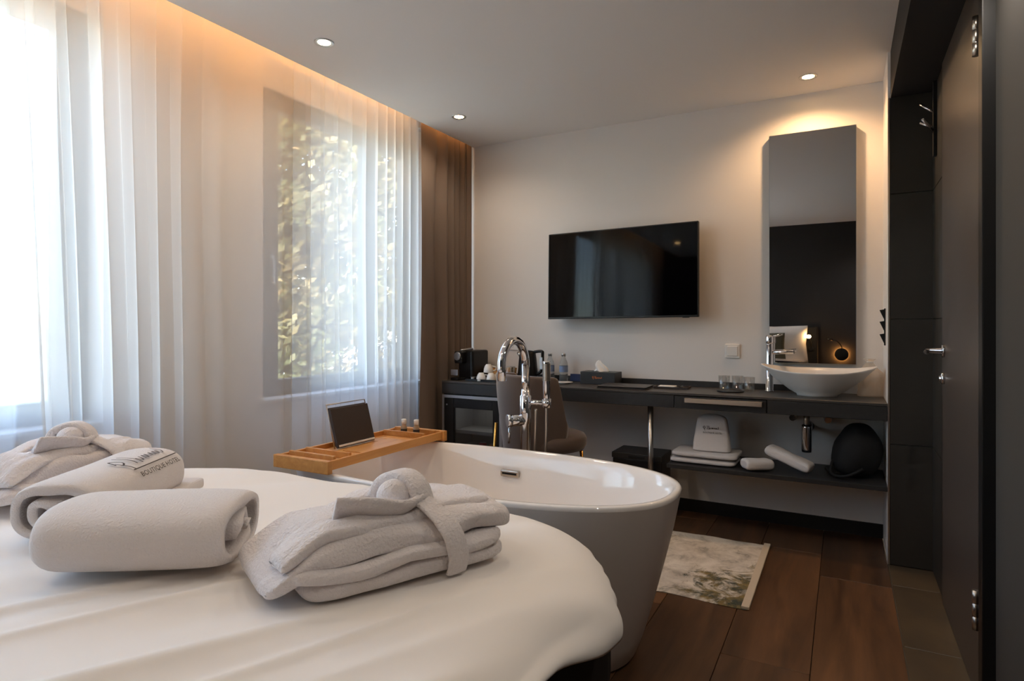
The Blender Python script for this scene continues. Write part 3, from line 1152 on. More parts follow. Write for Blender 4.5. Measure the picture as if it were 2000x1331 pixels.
def robe(label, loc, rz, seed):
    """folded bathrobe: length along local X, near side -Y, tied belt round the middle"""
    r = thing('bathrobe', label, 'bathrobe', loc, rz, group='folded bathrobes on the bed')
    def wave(f, a, z, k):
        def g(p):
            p.z += a * math.sin(p.x * f + k) + z
            return p
        return g
    slab(0.41, 0.25, 0.040, seed, 0.004, bend=lambda p: Vector((p.x + 0.015, p.y, p.z))).build('folded_hem', 'terry', r)
    slab(0.43, 0.262, 0.034, seed + 1, 0.005,
         bend=lambda p: Vector((p.x - 0.004, p.y - 0.002, p.z + 0.032 + 0.006 * math.sin(p.x * 26 + 1.0) * (p.y < 0)))).build('folded_skirt', 'terry', r)
    # upper body: crowned, left end slumping over the bed
    def up(p):
        c = 0.026 * math.cos(p.y / 0.26 * PI) * math.cos(p.x / 0.5 * PI * 0.8)
        dr = -0.050 * sstep(-0.14, -0.27, p.x)
        return Vector((p.x, p.y + 0.012, p.z + 0.050 + max(c, -0.01) + dr + 0.005 * math.sin(p.x * 30 + p.y * 25)))
    slab(0.50, 0.255, 0.050, seed + 2, 0.012, bend=up, nx=70, ny=72).build('folded_body', 'terry', r)
    # sleeve folded over the top towards the free end
    def sl(p):
        dr = -0.058 * sstep(-0.10, -0.27, p.x)
        return Vector((p.x - 0.03, p.y - 0.055 + 0.10 * (p.x + 0.1), p.z + 0.090 + dr - 0.04 * sstep(0.03, 0.2, p.x)))
    slab(0.40, 0.10, 0.034, seed + 3, 0.011, e1=0.7, e2=0.8, bend=sl, nx=60, ny=56).build('sleeve', 'terry', r)
    def s2(p):
        dr = -0.030 * sstep(0.08, 0.22, p.x + 0.10)
        return Vector((p.x + 0.10, p.y + 0.05 - 0.12 * p.x, p.z + 0.096 + dr - 0.02 * sstep(-0.05, -0.2, p.x)))
    slab(0.27, 0.10, 0.030, seed + 4, 0.010, e1=0.7, e2=0.8, bend=s2, nx=60, ny=56).build('sleeve', 'terry', r)
    def col(p):
        return Vector((p.x + 0.13, p.y - 0.035 + 0.25 * p.x, p.z + 0.100 - 0.14 * max(0, p.x) - 0.2 * max(0, -p.y - 0.02)))
    slab(0.20, 0.06, 0.022, seed + 5, 0.003, bend=col).build('collar', 'terry', r)
    # belt around the middle
    bx = 0.055
    bp = bez([(bx + 0.035, -0.130, 0.004), (bx + 0.034, -0.140, 0.040), (bx + 0.022, -0.134, 0.085), (bx + 0.005, -0.09, 0.122),
              (bx - 0.012, -0.035, 0.140), (bx - 0.015, 0.02, 0.141), (bx, 0.09, 0.125), (bx + 0.01, 0.140, 0.080), (bx + 0.015, 0.150, 0.01)], 8)
    strip(bp, 0.046, 0.012, (1, 0.12, 0)).build('belt', 'terry', r)
    # knot: a loop arching over a round core
    kx, ky, kz = bx - 0.035, -0.010, 0.140
    lp_ = bez([(kx + 0.035, ky - 0.052, kz - 0.012), (kx + 0.030, ky - 0.040, kz + 0.016), (kx + 0.016, ky - 0.008, kz + 0.034),
               (kx - 0.004, ky + 0.028, kz + 0.022), (kx - 0.018, ky + 0.045, kz - 0.010)], 8)
    strip(lp_, 0.056, 0.024, (0.92, 0.4, 0)).build('belt_loop', 'terry', r)
    kn = MB()
    P = []
    for i in range(17):
        th = PI * i / 16
        P.append([Vector((kx - 0.012 + 0.036 * math.sin(th) * math.cos(q * PI / 10), ky - 0.022 + 0.032 * math.sin(th) * math.sin(q * PI / 10),
                          kz + 0.004 + 0.030 * math.cos(th))) for q in range(20)])
    kn.grid(P, cv=True)
    kn.build('belt_knot', 'terry', r)
    # loose belt end fanning out towards the viewer's left
    tp = bez([(kx + 0.030, ky - 0.055, kz - 0.004), (kx - 0.02, ky - 0.070, kz - 0.010), (kx - 0.075, ky - 0.066, kz - 0.004), (kx - 0.145, ky - 0.052, kz + 0.002)], 8)
    n = len(tp)
    strip(tp, [0.026 + 0.040 * sstep(0, 0.9, i / (n - 1)) for i in range(n)], 0.014, (0.15, -0.62, 0.78)).build('belt_end', 'terry', r)
    tq = bez([(kx - 0.02, ky + 0.05, kz - 0.004), (kx - 0.07, ky + 0.06, kz - 0.014), (kx - 0.14, ky + 0.045, kz - 0.034)], 8)
    strip(tq, 0.040, 0.012, (0.1, 1, 0.1)).build('belt_end', 'terry', r)
    return r


A3 = math.atan2(0.905, 0.425)
e1v, e2v = Vector((math.cos(A3), math.sin(A3))), Vector((-math.sin(A3), math.cos(A3)))
rc = Vector((-0.785, 0.722)) + e1v * 0.205 + e2v * 0.125
robe('folded white bathrobe with a knotted belt, nearest the bathtub corner of the bed', (rc.x, rc.y, bedtop(rc.x, rc.y) + 0.009), A3, 11.0)
robe('folded white bathrobe half cut off at the left, behind the printed towel', (-1.98, 0.93, bedtop(-1.98, 0.93) + 0.008), math.radians(108), 23.0)

# ================================================================== BATHTUB
TX, TY = -1.32, 2.085
tub = thing('bathtub', 'white oval freestanding bathtub between the bed and the worktop', 'bathtub', (TX, TY, 0))


def oval(a, b, z, n=96, e=2.5, cx=0.0):
    return [Vector((cx + a * sgnpow(math.cos(2 * PI * k / n), 2 / e), b * sgnpow(math.sin(2 * PI * k / n), 2 / e), z)) for k in range(n)]


m = MB()
pr = [(0.66, 0.285, 0.0), (0.675, 0.295, 0.012), (0.70, 0.312, 0.08), (0.735, 0.334, 0.2), (0.772, 0.357, 0.34), (0.802, 0.376, 0.46), (0.820, 0.388, 0.55), (0.827, 0.392, 0.583)]
vs = m.grid([oval(*p) for p in pr], cv=True)
m.cap(vs[0][::-1])
m.build('outer_shell', 'tub_outside', tub)
m = MB()
pr = [(0.827, 0.392, 0.583), (0.828, 0.393, 0.594), (0.822, 0.388, 0.600), (0.808, 0.375, 0.600), (0.800, 0.368, 0.594), (0.788, 0.356, 0.56), (0.765, 0.340, 0.48), (0.735, 0.322, 0.38), (0.69, 0.298, 0.28),
      (0.62, 0.262, 0.20), (0.52, 0.21, 0.160), (0.35, 0.13, 0.148), (0.1, 0.04, 0.145)]
vs = m.grid([oval(*p) for p in pr], cv=True)
m.cap(vs[-1])
m.build('basin', 'acrylic', tub)
m = MB()
m.box((-0.047, 0.330, 0.483), (0.047, 0.352, 0.513), 0.006)
m.build('overflow_plate', 'brushed_steel', tub)
MB().box((-0.036, 0.3285, 0.494), (0.036, 0.331, 0.502)).build('overflow_slot', 'black_matte', tub)

# floor standing tap
fc = thing('bath_tap', 'tall chrome floor-standing bath tap with arched spout and hand shower', 'tap', (-1.325, 2.585, 0))
MB().lathe([(0.05, 0), (0.05, 0.008), (0.045, 0.012)], n=28).build('floor_flange', 'chrome', fc)
MB().lathe([(0.024, 0.01), (0.024, 0.70), (0.027, 0.705), (0.027, 0.83), (0.021, 0.835), (0.021, 0.86)], n=24).build('column', 'chrome', fc)
arc = [(0, 0, 0.84), (0, 0, 0.98)]
for k in range(13):
    a = PI * k / 12 * 1.03
    arc.append((0, -0.115 + 0.115 * math.cos(a), 0.98 + 0.115 * math.sin(a)))
arc.append((0, arc[-1][1] + 0.002, arc[-1][2] - 0.05))
MB().tube(arc, 0.0195, 18).build('spout', 'chrome', fc)
m = MB()
m.lathe([(0.026, -0.045), (0.026, 0.045)], (-0.03, -0.03, 0.715), 20, Matrix.Rotation(PI / 4, 4, 'Z') @ Matrix.Rotation(PI / 2, 4, 'Y'))
m.lathe([(0.03, 0.0), (0.03, 0.02)], (-0.05, -0.05, 0.715), 20, Matrix.Rotation(-3 * PI / 4, 4, 'Z') @ Matrix.Rotation(PI / 2, 4, 'Y'))
m.build('mixer_body', 'chrome', fc)
MB().tube([(-0.055, -0.055, 0.70), (-0.058, -0.058, 0.61)], 0.006, 10).build('mixer_lever', 'chrome', fc)
m = MB()
m.tube([(0, 0, 0.80), (0.10, 0.01, 0.80)], 0.012, 12)
m.lathe([(0.020, -0.02), (0.022, 0.02)], (0.105, 0.01, 0.80), 16)
m.build('shower_holder', 'chrome', fc)
MB().lathe([(0.012, 0.80), (0.0165, 0.83), (0.0175, 0.90), (0.0185, 0.99), (0.017, 0.996)], (0.105, 0.01, 0), 18).build('hand_shower', 'chrome', fc)
MB().lathe([(0.0188, 0.905), (0.0190, 0.985)], (0.105, 0.01, 0), 18, caps=False).build('spray_face', 'brushed_steel', fc)
MB().tube(bez([(0.105, 0.01, 0.80), (0.10, 0.01, 0.55), (0.085, 0.01, 0.25), (0.065, 0.01, 0.12), (0.045, 0.01, 0.35), (0.045, 0.01, 0.60), (0.050, 0.01, 0.77)]), 0.0065, 8).build('hose', 'brushed_steel', fc)

# bamboo bath tray
ty = thing('bath_tray', 'bamboo bath caddy tray laid across the bathtub', 'tray', (-1.845, 2.085, 0.602))
LW, LL = 0.27, 0.76
MB().box((-LW / 2, -LL / 2, 0.018), (-LW / 2 + 0.014, LL / 2, 0.050), 0.003).build('side_rail', 'bamboo', ty)
m = MB()
m.box((LW / 2 - 0.014, -LL / 2, 0.010), (LW / 2, LL / 2, 0.046), 0.003)
m.build('side_rail', 'bamboo', ty)
for k in range(11):
    y0 = -LL / 2 + 0.02 + k * 0.0655
    MB().box((-LW / 2 + 0.014, y0, 0.022), (LW / 2 - 0.014, y0 + 0.062, 0.030), 0.0015, 1).build('slat', 'bamboo', ty)
for s in (-1, 1):
    MB().box((-LW / 2 - 0.012, s * LL / 2 - 0.012, 0.0), (LW / 2 + 0.012, s * LL / 2 + 0.012, 0.050), 0.003).build('end_board', 'bamboo', ty)
    MB().box((-LW / 2 + 0.014, s * (LL / 2 - 0.05) - 0.007, 0.030), (LW / 2 - 0.014, s * (LL / 2 - 0.05) + 0.007, 0.058), 0.002).build('cross_bar', 'bamboo', ty)
    MB().box((-LW / 2 + 0.014, s * (LL / 2 - 0.135) - 0.006, 0.030), (LW / 2 - 0.014, s * (LL / 2 - 0.135) + 0.006, 0.056), 0.002).build('cross_bar', 'bamboo', ty)
MB().box((-0.02, -0.14, 0.030), (0.10, 0.16, 0.034), 0.001, 1).build('book_board', 'bamboo', ty)
m = MB()
m.tube([(-0.075, -0.13, 0.03), (-0.13, -0.125, 0.215), (-0.13, 0.115, 0.215), (-0.075, 0.12, 0.03)], 0.003, 8)
m.build('wire_stand', 'brushed_steel', ty)
tb = thing('tablet_case', 'black leather tablet case leaning upright on the bamboo tray', 'tablet', (-1.905, 2.072, 0.636))
Mt = Matrix.Rotation(math.radians(-16), 4, 'Y')
MB().box((-0.006, -0.118, 0.0), (0.006, 0.118, 0.172), 0.004, 2, Mt).build('cover', 'leather', tb)
MB().box((0.006, -0.112, 0.003), (0.010, 0.112, 0.012), 0.001, 1, Mt).build('page_edge', 'paper', tb)
MB().box((-0.012, -0.116, 0.008), (-0.007, 0.116, 0.178), 0.002, 1, Mt).build('back_flap', 'leather', tb)

for i, (dx, dy) in enumerate(((-0.03, 0.0), (0.035, 0.012))):
    b = thing('amenity_bottle', ['small clear toiletry bottle on the tray end, closer to the curtain', 'small clear toiletry bottle on the tray end, closer to the tap'][i],
              'bottle', (-1.835 + dx, 2.355 + dy, 0.632), group='toiletry bottles on the bath tray')
    MB().lathe([(0.013, 0), (0.015, 0.004), (0.015, 0.045), (0.009, 0.052), (0.009, 0.056)], n=16).build('bottle_body', 'frosted_plastic', b)
    MB().lathe([(0.012, 0.056), (0.012, 0.078), (0.010, 0.080)], n=16).build('cap', 'porcelain', b)
    MB().lathe([(0.0154, 0.012), (0.0154, 0.034)], n=16, caps=False).build('bottle_label', 'print_ink', b)

# ================================================================== RUG
rg = MB()
P = []
RW, RL = 0.80, 0.83
for i in range(41):
    P.append([Vector((RW * (i / 40 - 0.5), RL * (j / 40 - 0.5) + 0.006 * math.sin(i * 0.3), 0.009 + 0.003 * noise.noise(Vector((i * 0.15, j * 0.15, 0)))
                      - 0.007 * (i in (0, 40) or j in (0, 40)))) for j in range(41)])
rg.grid(P)
rg.grid([[Vector((p.x, p.y, 0.0005)) for p in row] for row in P])
rug = thing('rug', 'cream and grey worn-pattern rug on the floor beside the bathtub', 'rug', (-0.75, 3.075, 0))
rg.build('pile', 'rug_pile', rug)
MB().box((RW / 2 - 0.022, -RL / 2, 0.001), (RW / 2 + 0.010, RL / 2, 0.014), 0.003).build('border', 'rug_border', rug)

# ================================================================== WORKTOP UNIT
CT, CB = 0.782, 0.695
wk = thing('worktop', 'long black wall-to-wall worktop carrying the basin', 'worktop', (XC, YC, 0))
WL = XR - XC
MB().box((0.005, 0.0, CT - 0.014), (WL - 0.002, YB - YC - 0.002, CT), 0.002, 1).build('top_panel', 'worktop_laminate', wk)
MB().box((0.005, 0.002, CB), (1.60, 0.022, CT - 0.014), 0.002, 1).build('front_panel', 'black_laminate', wk)
MB().box((2.09, 0.002, CB), (WL - 0.002, 0.022, CT - 0.014), 0.002, 1).build('front_panel', 'black_laminate', wk)
MB().box((0.005, 0.022, CB), (WL - 0.002, YB - YC - 0.002, CB + 0.012)).build('bottom_panel', 'black_laminate', wk)
dr = MB().box((1.603, 0.0, CB), (2.087, 0.022, CT - 0.018), 0.002, 1).build('drawer', 'black_laminate', wk)
m = MB()
m.box((1.665, -0.028, 0.752), (2.07, -0.001, 0.758), 0.001, 1)
m.box((1.665, -0.032, 0.732), (2.07, -0.026, 0.758), 0.002, 1)
m.build('handle', 'brushed_steel', dr)
MB().box((0.005, YB - YC - 0.016, CT), (WL - 0.45, YB - YC - 0.002, CT + 0.035), 0.001, 1).build('upstand', 'black_laminate', wk)
MB().lathe([(0.016, 0), (0.016, CB)], (1.45, 0.06, 0), 18).build('leg', 'brushed_steel', wk)
MB().box((1.56, 0.0, 0.352), (WL - 0.002, YB - YC - 0.014, 0.375), 0.002, 1).build('low_shelf', 'black_laminate', wk)

# minibar
fr = thing('minibar', 'glass-door minibar in a dark cabinet under the worktop end', 'fridge', (XC + 0.005, YC + 0.01, 0))
FW, FH = 0.475, 0.69
m = MB()
m.box((0, 0.02, 0), (0.018, 0.38, FH))
m.box((FW - 0.018, 0.02, 0), (FW, 0.38, FH))
m.box((0, 0.36, 0), (FW, 0.38, FH))
m.box((0, 0.02, 0), (FW, 0.38, 0.05))
m.box((0, 0.02, FH - 0.018), (FW, 0.38, FH))
m.build('cabinet', 'black_laminate', fr)
m = MB()
m.box((0.0, -0.004, 0.03), (0.016, 0.02, FH - 0.004), 0.001, 1)
m.box((FW - 0.022, -0.004, 0.03), (FW, 0.02, FH - 0.004), 0.001, 1)
m.box((0.016, -0.004, FH - 0.024), (FW - 0.022, 0.02, FH - 0.004), 0.001, 1)
m.build('silver_frame', 'silver_trim', fr)
m = MB()
dx0, dx1, dz0, dz1 = 0.018, FW - 0.024, 0.05, FH - 0.026
m.box((dx0, 0.0, dz0), (dx0 + 0.075, 0.03, dz1), 0.002, 1)
m.box((dx1 - 0.05, 0.0, dz0), (dx1, 0.03, dz1), 0.002, 1)
m.box((dx0 + 0.075, 0.0, dz1 - 0.065), (dx1 - 0.05, 0.03, dz1), 0.002, 1)
m.box((dx0 + 0.075, 0.0, dz0), (dx1 - 0.05, 0.03, dz0 + 0.06), 0.002, 1)
dd = m.build('door', 'black_plastic', fr)
MB().box((dx0 + 0.075, 0.008, dz0 + 0.06), (dx1 - 0.05, 0.014, dz1 - 0.065)).build('glass', 'fridge_glass', dd)
MB().lathe([(0.006, 0), (0.006, 0.004)], (dx0 + 0.02, 0, dz1 - 0.045), 12, Matrix.Rotation(PI / 2, 4, 'X')).build('lock', 'silver_trim', dd)
m = MB()
m.box((0.03, 0.345, 0.06), (FW - 0.03, 0.355, FH - 0.03))
m.box((0.022, 0.05, 0.06), (0.03, 0.35, FH - 0.03))
m.box((FW - 0.03, 0.05, 0.06), (FW - 0.022, 0.35, FH - 0.03))
m.build('liner', 'fridge_inside', fr)
for z in (0.42, 0.30, 0.18):
    m = MB()
    m.box((0.03, 0.06, z), (FW - 0.03, 0.34, z + 0.006))
    m.box((0.03, 0.052, z - 0.002), (FW - 0.03, 0.06, z + 0.022), 0.001, 1)
    m.build('fridge_shelf', 'fridge_inside', fr)
fx, fy = XC + 0.005, YC + 0.01
MB().box((FW / 2 - 0.05, 0.10, FH - 0.030), (FW / 2 + 0.05, 0.16, FH - 0.019), 0.002, 1).build('interior_lamp', 'led_cool', fr)
for i, (x, z, mt, h, lab) in enumerate(((0.37, 0.426, 'red_can', 0.10, 'red drink can on the top minibar shelf'),
                                        (0.26, 0.306, 'red_can', 0.05, 'low red tin on the middle minibar shelf'),
                                        (0.34, 0.306, 'orange_can', 0.045, 'small orange tin on the middle minibar shelf'))):
    c = thing('drink_can', lab, 'can', (fx + x, fy + 0.11, z + 0.0006), group='cans in the minibar')
    MB().lathe([(0.022, 0), (0.027, 0.005), (0.027, h - 0.006), (0.022, h)], n=16).build('can_body', mt, c)
    MB().lathe([(0.021, h), (0.021, h + 0.002)], n=16).build('can_lid', 'silver_trim', c)
o = MB().box((0, 0, 0), (0.10, 0.06, 0.035), 0.002, 1).build('snack_box', 'paper', None, (fx + 0.30, fy + 0.19, 0.4266))
tag(o, 'white snack box behind the red can in the minibar', 'box')

# ================================================================== CHAIR
CA = math.radians(-30)
ch = thing('tub_chair', 'taupe velvet barrel-back chair with brass legs at the worktop', 'chair', (-1.605, 3.265, 0), CA)
# local +Y is the way the chair faces
m = MB()
NA, NZ = 44, 16
outer, inner = [], []
for i in range(NA + 1):
    a = math.radians(-108 + 216 * i / NA)
    k = abs(-108 + 216 * i / NA) / 108
    top = 0.868 - 0.02 * k ** 2 - 0.26 * sstep(0.80, 1.0, k)
    ro, ri = [], []
    for j in range(NZ + 1):
        t = j / NZ
        z = 0.38 + (top - 0.38) * t
        r = 0.190 + 0.045 * sstep(0, 1, t) ** 0.8
        ro.append(Vector((r * math.sin(a), -r * math.cos(a) * 1.0, z)))
        ri.append(Vector(((r - 0.04) * math.sin(a), -(r - 0.04) * math.cos(a), z)))
    rim = []
    for q in range(1, 6):
        b = PI * q / 6
        rr = 0.235 - 0.02 + 0.02 * math.cos(b)
        rim.append(Vector((rr * math.sin(a), -rr * math.cos(a), top + 0.016 * math.sin(b))))
    outer.append(ro + rim + ri[::-1])
vs = m.grid(outer)
m.cap(vs[0])
m.cap(vs[-1][::-1])
m.build('backrest', 'velvet', ch)
m = MB()
vs = m.grid([[Vector((r * 0.23 * sgnpow(math.cos(2 * PI * k / 40), 0.9), 0.075 + r * 0.235 * sgnpow(math.sin(2 * PI * k / 40), 0.9), z + 0.03)) for k in range(40)]
             for r, z in ((0.80, 0.395), (0.93, 0.405), (1.0, 0.43), (1.0, 0.465), (0.95, 0.49), (0.82, 0.502), (0.4, 0.508), (0.05, 0.509))], cv=True)
m.cap(vs[0][::-1])
m.cap(vs[-1])
m.build('seat', 'velvet', ch)
for (x0, y0, z0, x1, y1) in ((0.16, 0.20, 0.43, 0.19, 0.25), (-0.16, 0.20, 0.43, -0.19, 0.25),
                             (0.165, -0.165, 0.58, 0.185, -0.21), (-0.165, -0.165, 0.58, -0.185, -0.21)):
    MB().tube([(x1, y1, 0.0), (x0 * 1.04, y0 * 1.04, z0)], [0.007, 0.0105], 12).build('leg', 'brass', ch)
m = MB()
m.tube([(0.172, -0.183, 0.36), (-0.172, -0.183, 0.36)], 0.007, 8)
m.build('stretcher', 'brass', ch)

# ================================================================== TELEVISION AND MIRROR
tv = thing('television', 'black flat television on the white wall', 'television', (-1.272, 3.782, 1.21), 0)
tv.rotation_euler = (math.radians(-2.0), math.radians(-0.5), math.radians(-2.0))
MB().box((-0.505, 0.0, 0.0), (0.505, 0.028, 0.580), 0.003, 1).build('casing', 'black_plastic', tv)
MB().box((-0.498, -0.0015, 0.012), (0.498, 0.001, 0.573)).build('screen', 'screen', tv)
MB().box((-0.30, 0.028, 0.05), (0.30, 0.055, 0.40), 0.008).build('rear_housing', 'black_plastic', tv)
MB().box((-0.15, 0.055, 0.16), (0.15, 0.105, 0.36), 0.004).build('wall_bracket', 'black_plastic', tv)
MB().box((0.41, -0.002, -0.004), (0.45, 0.01, 0.001)).build('sensor', 'black_plastic', tv)

mi = thing('wall_mirror', 'tall narrow mirror above the basin', 'mirror', (-0.387, 3.872, 0.945))
MB().box((0, 0.003, 0), (0.447, 0.046, 1.326), 0.001, 1).build('mirror_body', 'silver_trim', mi)
MB().box((0.003, 0.0, 0.003), (0.444, 0.003, 1.323)).build('mirror_glass', 'mirror_glass', mi)

sw = thing('light_switch', 'square cream light switch on the wall left of the mirror', 'switch', (-0.596, YB, 1.007))
MB().box((-0.042, -0.009, -0.042), (0.042, 0.0, 0.042), 0.003).build('frame', 'porcelain', sw)
MB().box((-0.030, -0.014, -0.030), (0.030, -0.008, 0.030), 0.003).build('rocker', 'porcelain', sw)
sw = thing('wall_socket', 'cream double socket on the wall behind the arched tap', 'socket', (-2.09, YB, 1.02))
MB().box((-0.06, -0.009, -0.035), (0.06, 0.0, 0.035), 0.003).build('frame', 'porcelain', sw)
for x in (-0.029, 0.029):
    MB().lathe([(0.020, 0.009), (0.020, 0.0105), (0.017, 0.0105), (0.016, 0.004)], (x, 0, 0), 18, Matrix.Rotation(PI / 2, 4, 'X'), caps=False).build('outlet', 'porcelain', sw)

CTI = CT + 0.0006      # things stand a hair above the worktop
# ================================================================== BASIN AND PLUMBING
sk = thing('vessel_basin', 'white boat-shaped vessel basin on the worktop under the mirror', 'basin', (-0.130, 3.70, CTI))


def boat(sx, sy, z, n=72, lift=0.0):
    r = []
    for k in range(n):
        a = 2 * PI * k / n
        x = math.cos(a)
        y = math.sin(a) * (1 - 0.28 * x * x)
        r.append(Vector((sx * x, sy * y, z + lift * abs(x) ** 3 + 0.35 * lift * (y > 0) * abs(y))))
    return r


m = MB()
pr = [(0.098, 0.070, 0.0, 0), (0.10, 0.072, 0.010, 0), (0.135, 0.092, 0.028, 0.001), (0.185, 0.120, 0.065, 0.004), (0.232, 0.146, 0.100, 0.014), (0.270, 0.164, 0.122, 0.028), (0.281, 0.168, 0.128, 0.034),
      (0.281, 0.168, 0.132, 0.034), (0.274, 0.162, 0.131, 0.034), (0.255, 0.150, 0.112, 0.024), (0.215, 0.130, 0.082, 0.010), (0.16, 0.10, 0.05, 0.003), (0.09, 0.06, 0.034, 0), (0.02, 0.02, 0.032, 0)]
vs = m.grid([boat(a, b, z, lift=l) for a, b, z, l in pr], cv=True)
m.cap(vs[0][::-1])
m.cap(vs[-1])
m.build('bowl', 'ceramic', sk)
MB().lathe([(0.022, 0.0), (0.022, 0.004), (0.015, 0.006)], (0, 0, 0.033), 18).build('drain', 'chrome', sk)
st = thing('basin_tap', 'tall chrome single-lever tap beside the vessel basin', 'tap', (-0.378, 3.815, CTI))
MB().lathe([(0.026, 0), (0.026, 0.005), (0.021, 0.008), (0.021, 0.27), (0.022, 0.275)], n=22).build('column', 'chrome', st)
MB().tube([(0.0, 0, 0.225), (0.13, -0.03, 0.232)], 0.012, 14).build('spout', 'chrome', st)
m = MB()
m.lathe([(0.022, 0.275), (0.024, 0.28), (0.024, 0.315), (0.018, 0.325)], n=22)
m.tube([(0.0, 0, 0.312), (0.06, -0.015, 0.328)], 0.006, 10)
m.build('lever', 'chrome', st)
tp = thing('bottle_trap', 'chrome bottle trap and valves under the basin', 'plumbing', (-0.18, 3.70, 0))
MB().lathe([(0.016, 0.694), (0.016, 0.60)], n=18).build('tailpiece', 'brushed_steel', tp)
MB().lathe([(0.018, 0.625), (0.026, 0.62), (0.027, 0.61), (0.027, 0.49), (0.024, 0.475)][::-1], n=22).build('trap_cup', 'chrome', tp)
MB().tube([(0, 0.01, 0.585), (0, 0.215, 0.585)], 0.013, 14).build('wall_pipe', 'chrome', tp)
MB().lathe([(0.03, 0.0), (0.03, 0.006)], (0, 0.218, 0.585), 20, Matrix.Rotation(PI / 2, 4, 'X')).build('wall_flange', 'chrome', tp)
for x in (-0.08, 0.10):
    m = MB()
    m.lathe([(0.024, 0), (0.024, 0.005), (0.012, 0.008), (0.012, 0.05)], (x, 0.218, 0.635), 18, Matrix.Rotation(PI / 2, 4, 'X'))
    m.lathe([(0.017, 0.0), (0.017, 0.022)], (x, 0.165, 0.635), 14, Matrix.Rotation(PI / 2, 4, 'X'))
    m.tube([(x, 0.185, 0.635), (x, 0.185, 0.694)], 0.006, 10)
    m.build('angle_valve', 'chrome', tp)

# ================================================================== THINGS ON THE WORKTOP
# coffee machine
cm = thing('coffee_machine', 'small black capsule coffee machine at the left end of the worktop', 'coffee machine', (-2.345, 3.70, CTI), math.radians(-6))
MB().box((-0.055, -0.06, 0.0), (0.075, 0.13, 0.205), 0.018, 3).build('body', 'black_plastic', cm)
MB().box((-0.05, -0.15, 0.0), (0.02, -0.05, 0.018), 0.006).build('drip_tray', 'black_plastic', cm)
MB().box((-0.048, -0.115, 0.115), (0.022, -0.05, 0.20), 0.014, 3).build('brew_head', 'black_plastic', cm)
MB().lathe([(0.030, 0.0), (0.030, 0.006), (0.026, 0.008)], (-0.013, -0.115, 0.165), 20, Matrix.Rotation(PI / 2, 4, 'X')).build('badge', 'silver_trim', cm)
MB().box((-0.043, -0.154, 0.035), (0.017, -0.149, 0.075), 0.002).build('cup_stand', 'silver_trim', cm)
MB().tube([(-0.013, -0.08, 0.206), (-0.013, 0.05, 0.212)], 0.008, 8).build('lever', 'silver_trim', cm)
# black tray with capsules
tr = thing('serving_tray', 'low black tray holding coffee capsules and cups', 'tray', (-2.165, 3.62, CTI))
m = MB()
m.box((-0.11, -0.085, 0), (0.13, 0.085, 0.004))
for lo, hi in (((-0.11, -0.085, 0.004), (-0.105, 0.085, 0.016)), ((0.125, -0.085, 0.004), (0.13, 0.085, 0.016)),
               ((-0.105, -0.085, 0.004), (0.125, -0.08, 0.016)), ((-0.105, 0.08, 0.004), (0.125, 0.085, 0.016))):
    m.box(lo, hi)
m.build('tray_body', 'black_plastic', tr)
caps = [('coffee capsule standing at the left front of the black tray', -2.245, 3.585), ('coffee capsule standing right of the first one on the black tray', -2.212, 3.60)]
for lab, x, y in caps:
    c = thing('coffee_capsule', lab, 'capsule', (x, y, CTI + 0.004), group='coffee capsules')
    MB().lathe([(0.009, 0), (0.013, 0.004), (0.015, 0.022)], n=14).build('pod', 'silver_trim', c)
    MB().lathe([(0.0175, 0.022), (0.0175, 0.0235)], n=14).build('foil_rim', 'silver_trim', c)


def cup(label, loc):
    c = thing('espresso_cup', label, 'cup', loc, group='white espresso cups')
    MB().lathe([(0.031, 0.0), (0.033, 0.002), (0.031, 0.025), (0.024, 0.046), (0.018, 0.052), (0.017, 0.056), (0.001, 0.056)], n=24, caps=False).build('cup_body', 'porcelain', c)
    MB().tube(bez([(0.027, 0.015, 0.012), (0.043, 0.024, 0.016), (0.043, 0.024, 0.036), (0.021, 0.012, 0.042)], 5), 0.004, 8).build('handle', 'porcelain', c)


cup('upturned white espresso cup, left one of the lower pair', (-2.165, 3.565, CTI + 0.004))
cup('upturned white espresso cup, right one of the lower pair', (-2.092, 3.573, CTI + 0.004))
cup('upturned white espresso cup stacked on top of the others', (-2.128, 3.598, CTI + 0.0605))
cup('upturned white espresso cup partly hidden behind the chair back', (-2.075, 3.648, CTI + 0.004))
bk = thing('snack_basket', 'small wicker basket behind the espresso cups', 'basket', (-2.17, 3.79, CTI))
MB().lathe([(0.05, 0), (0.055, 0.004), (0.075, 0.07), (0.071, 0.07), (0.052, 0.008), (0.01, 0.006)], n=28, caps=False).build('basket_bowl', 'wicker', bk)
MB().tube([(0.073 * math.cos(2 * PI * k / 28), 0.073 * math.sin(2 * PI * k / 28), 0.07) for k in range(28)], 0.005, 8, closed=True).build('basket_rim', 'wicker', bk)
for i, (x, y, mt, lab) in enumerate(((-2.17, 3.768, 'orange_can', 'orange snack packet in the wicker basket'), (-2.17, 3.812, 'red_can', 'red snack packet in the wicker basket'))):
    m = slab(0.058, 0.034, 0.026, 40 + i, 0.001)
    o = m.build('snack_packet', mt, None, (x, y, CTI + 0.030))
    tag(o, lab, 'snack')
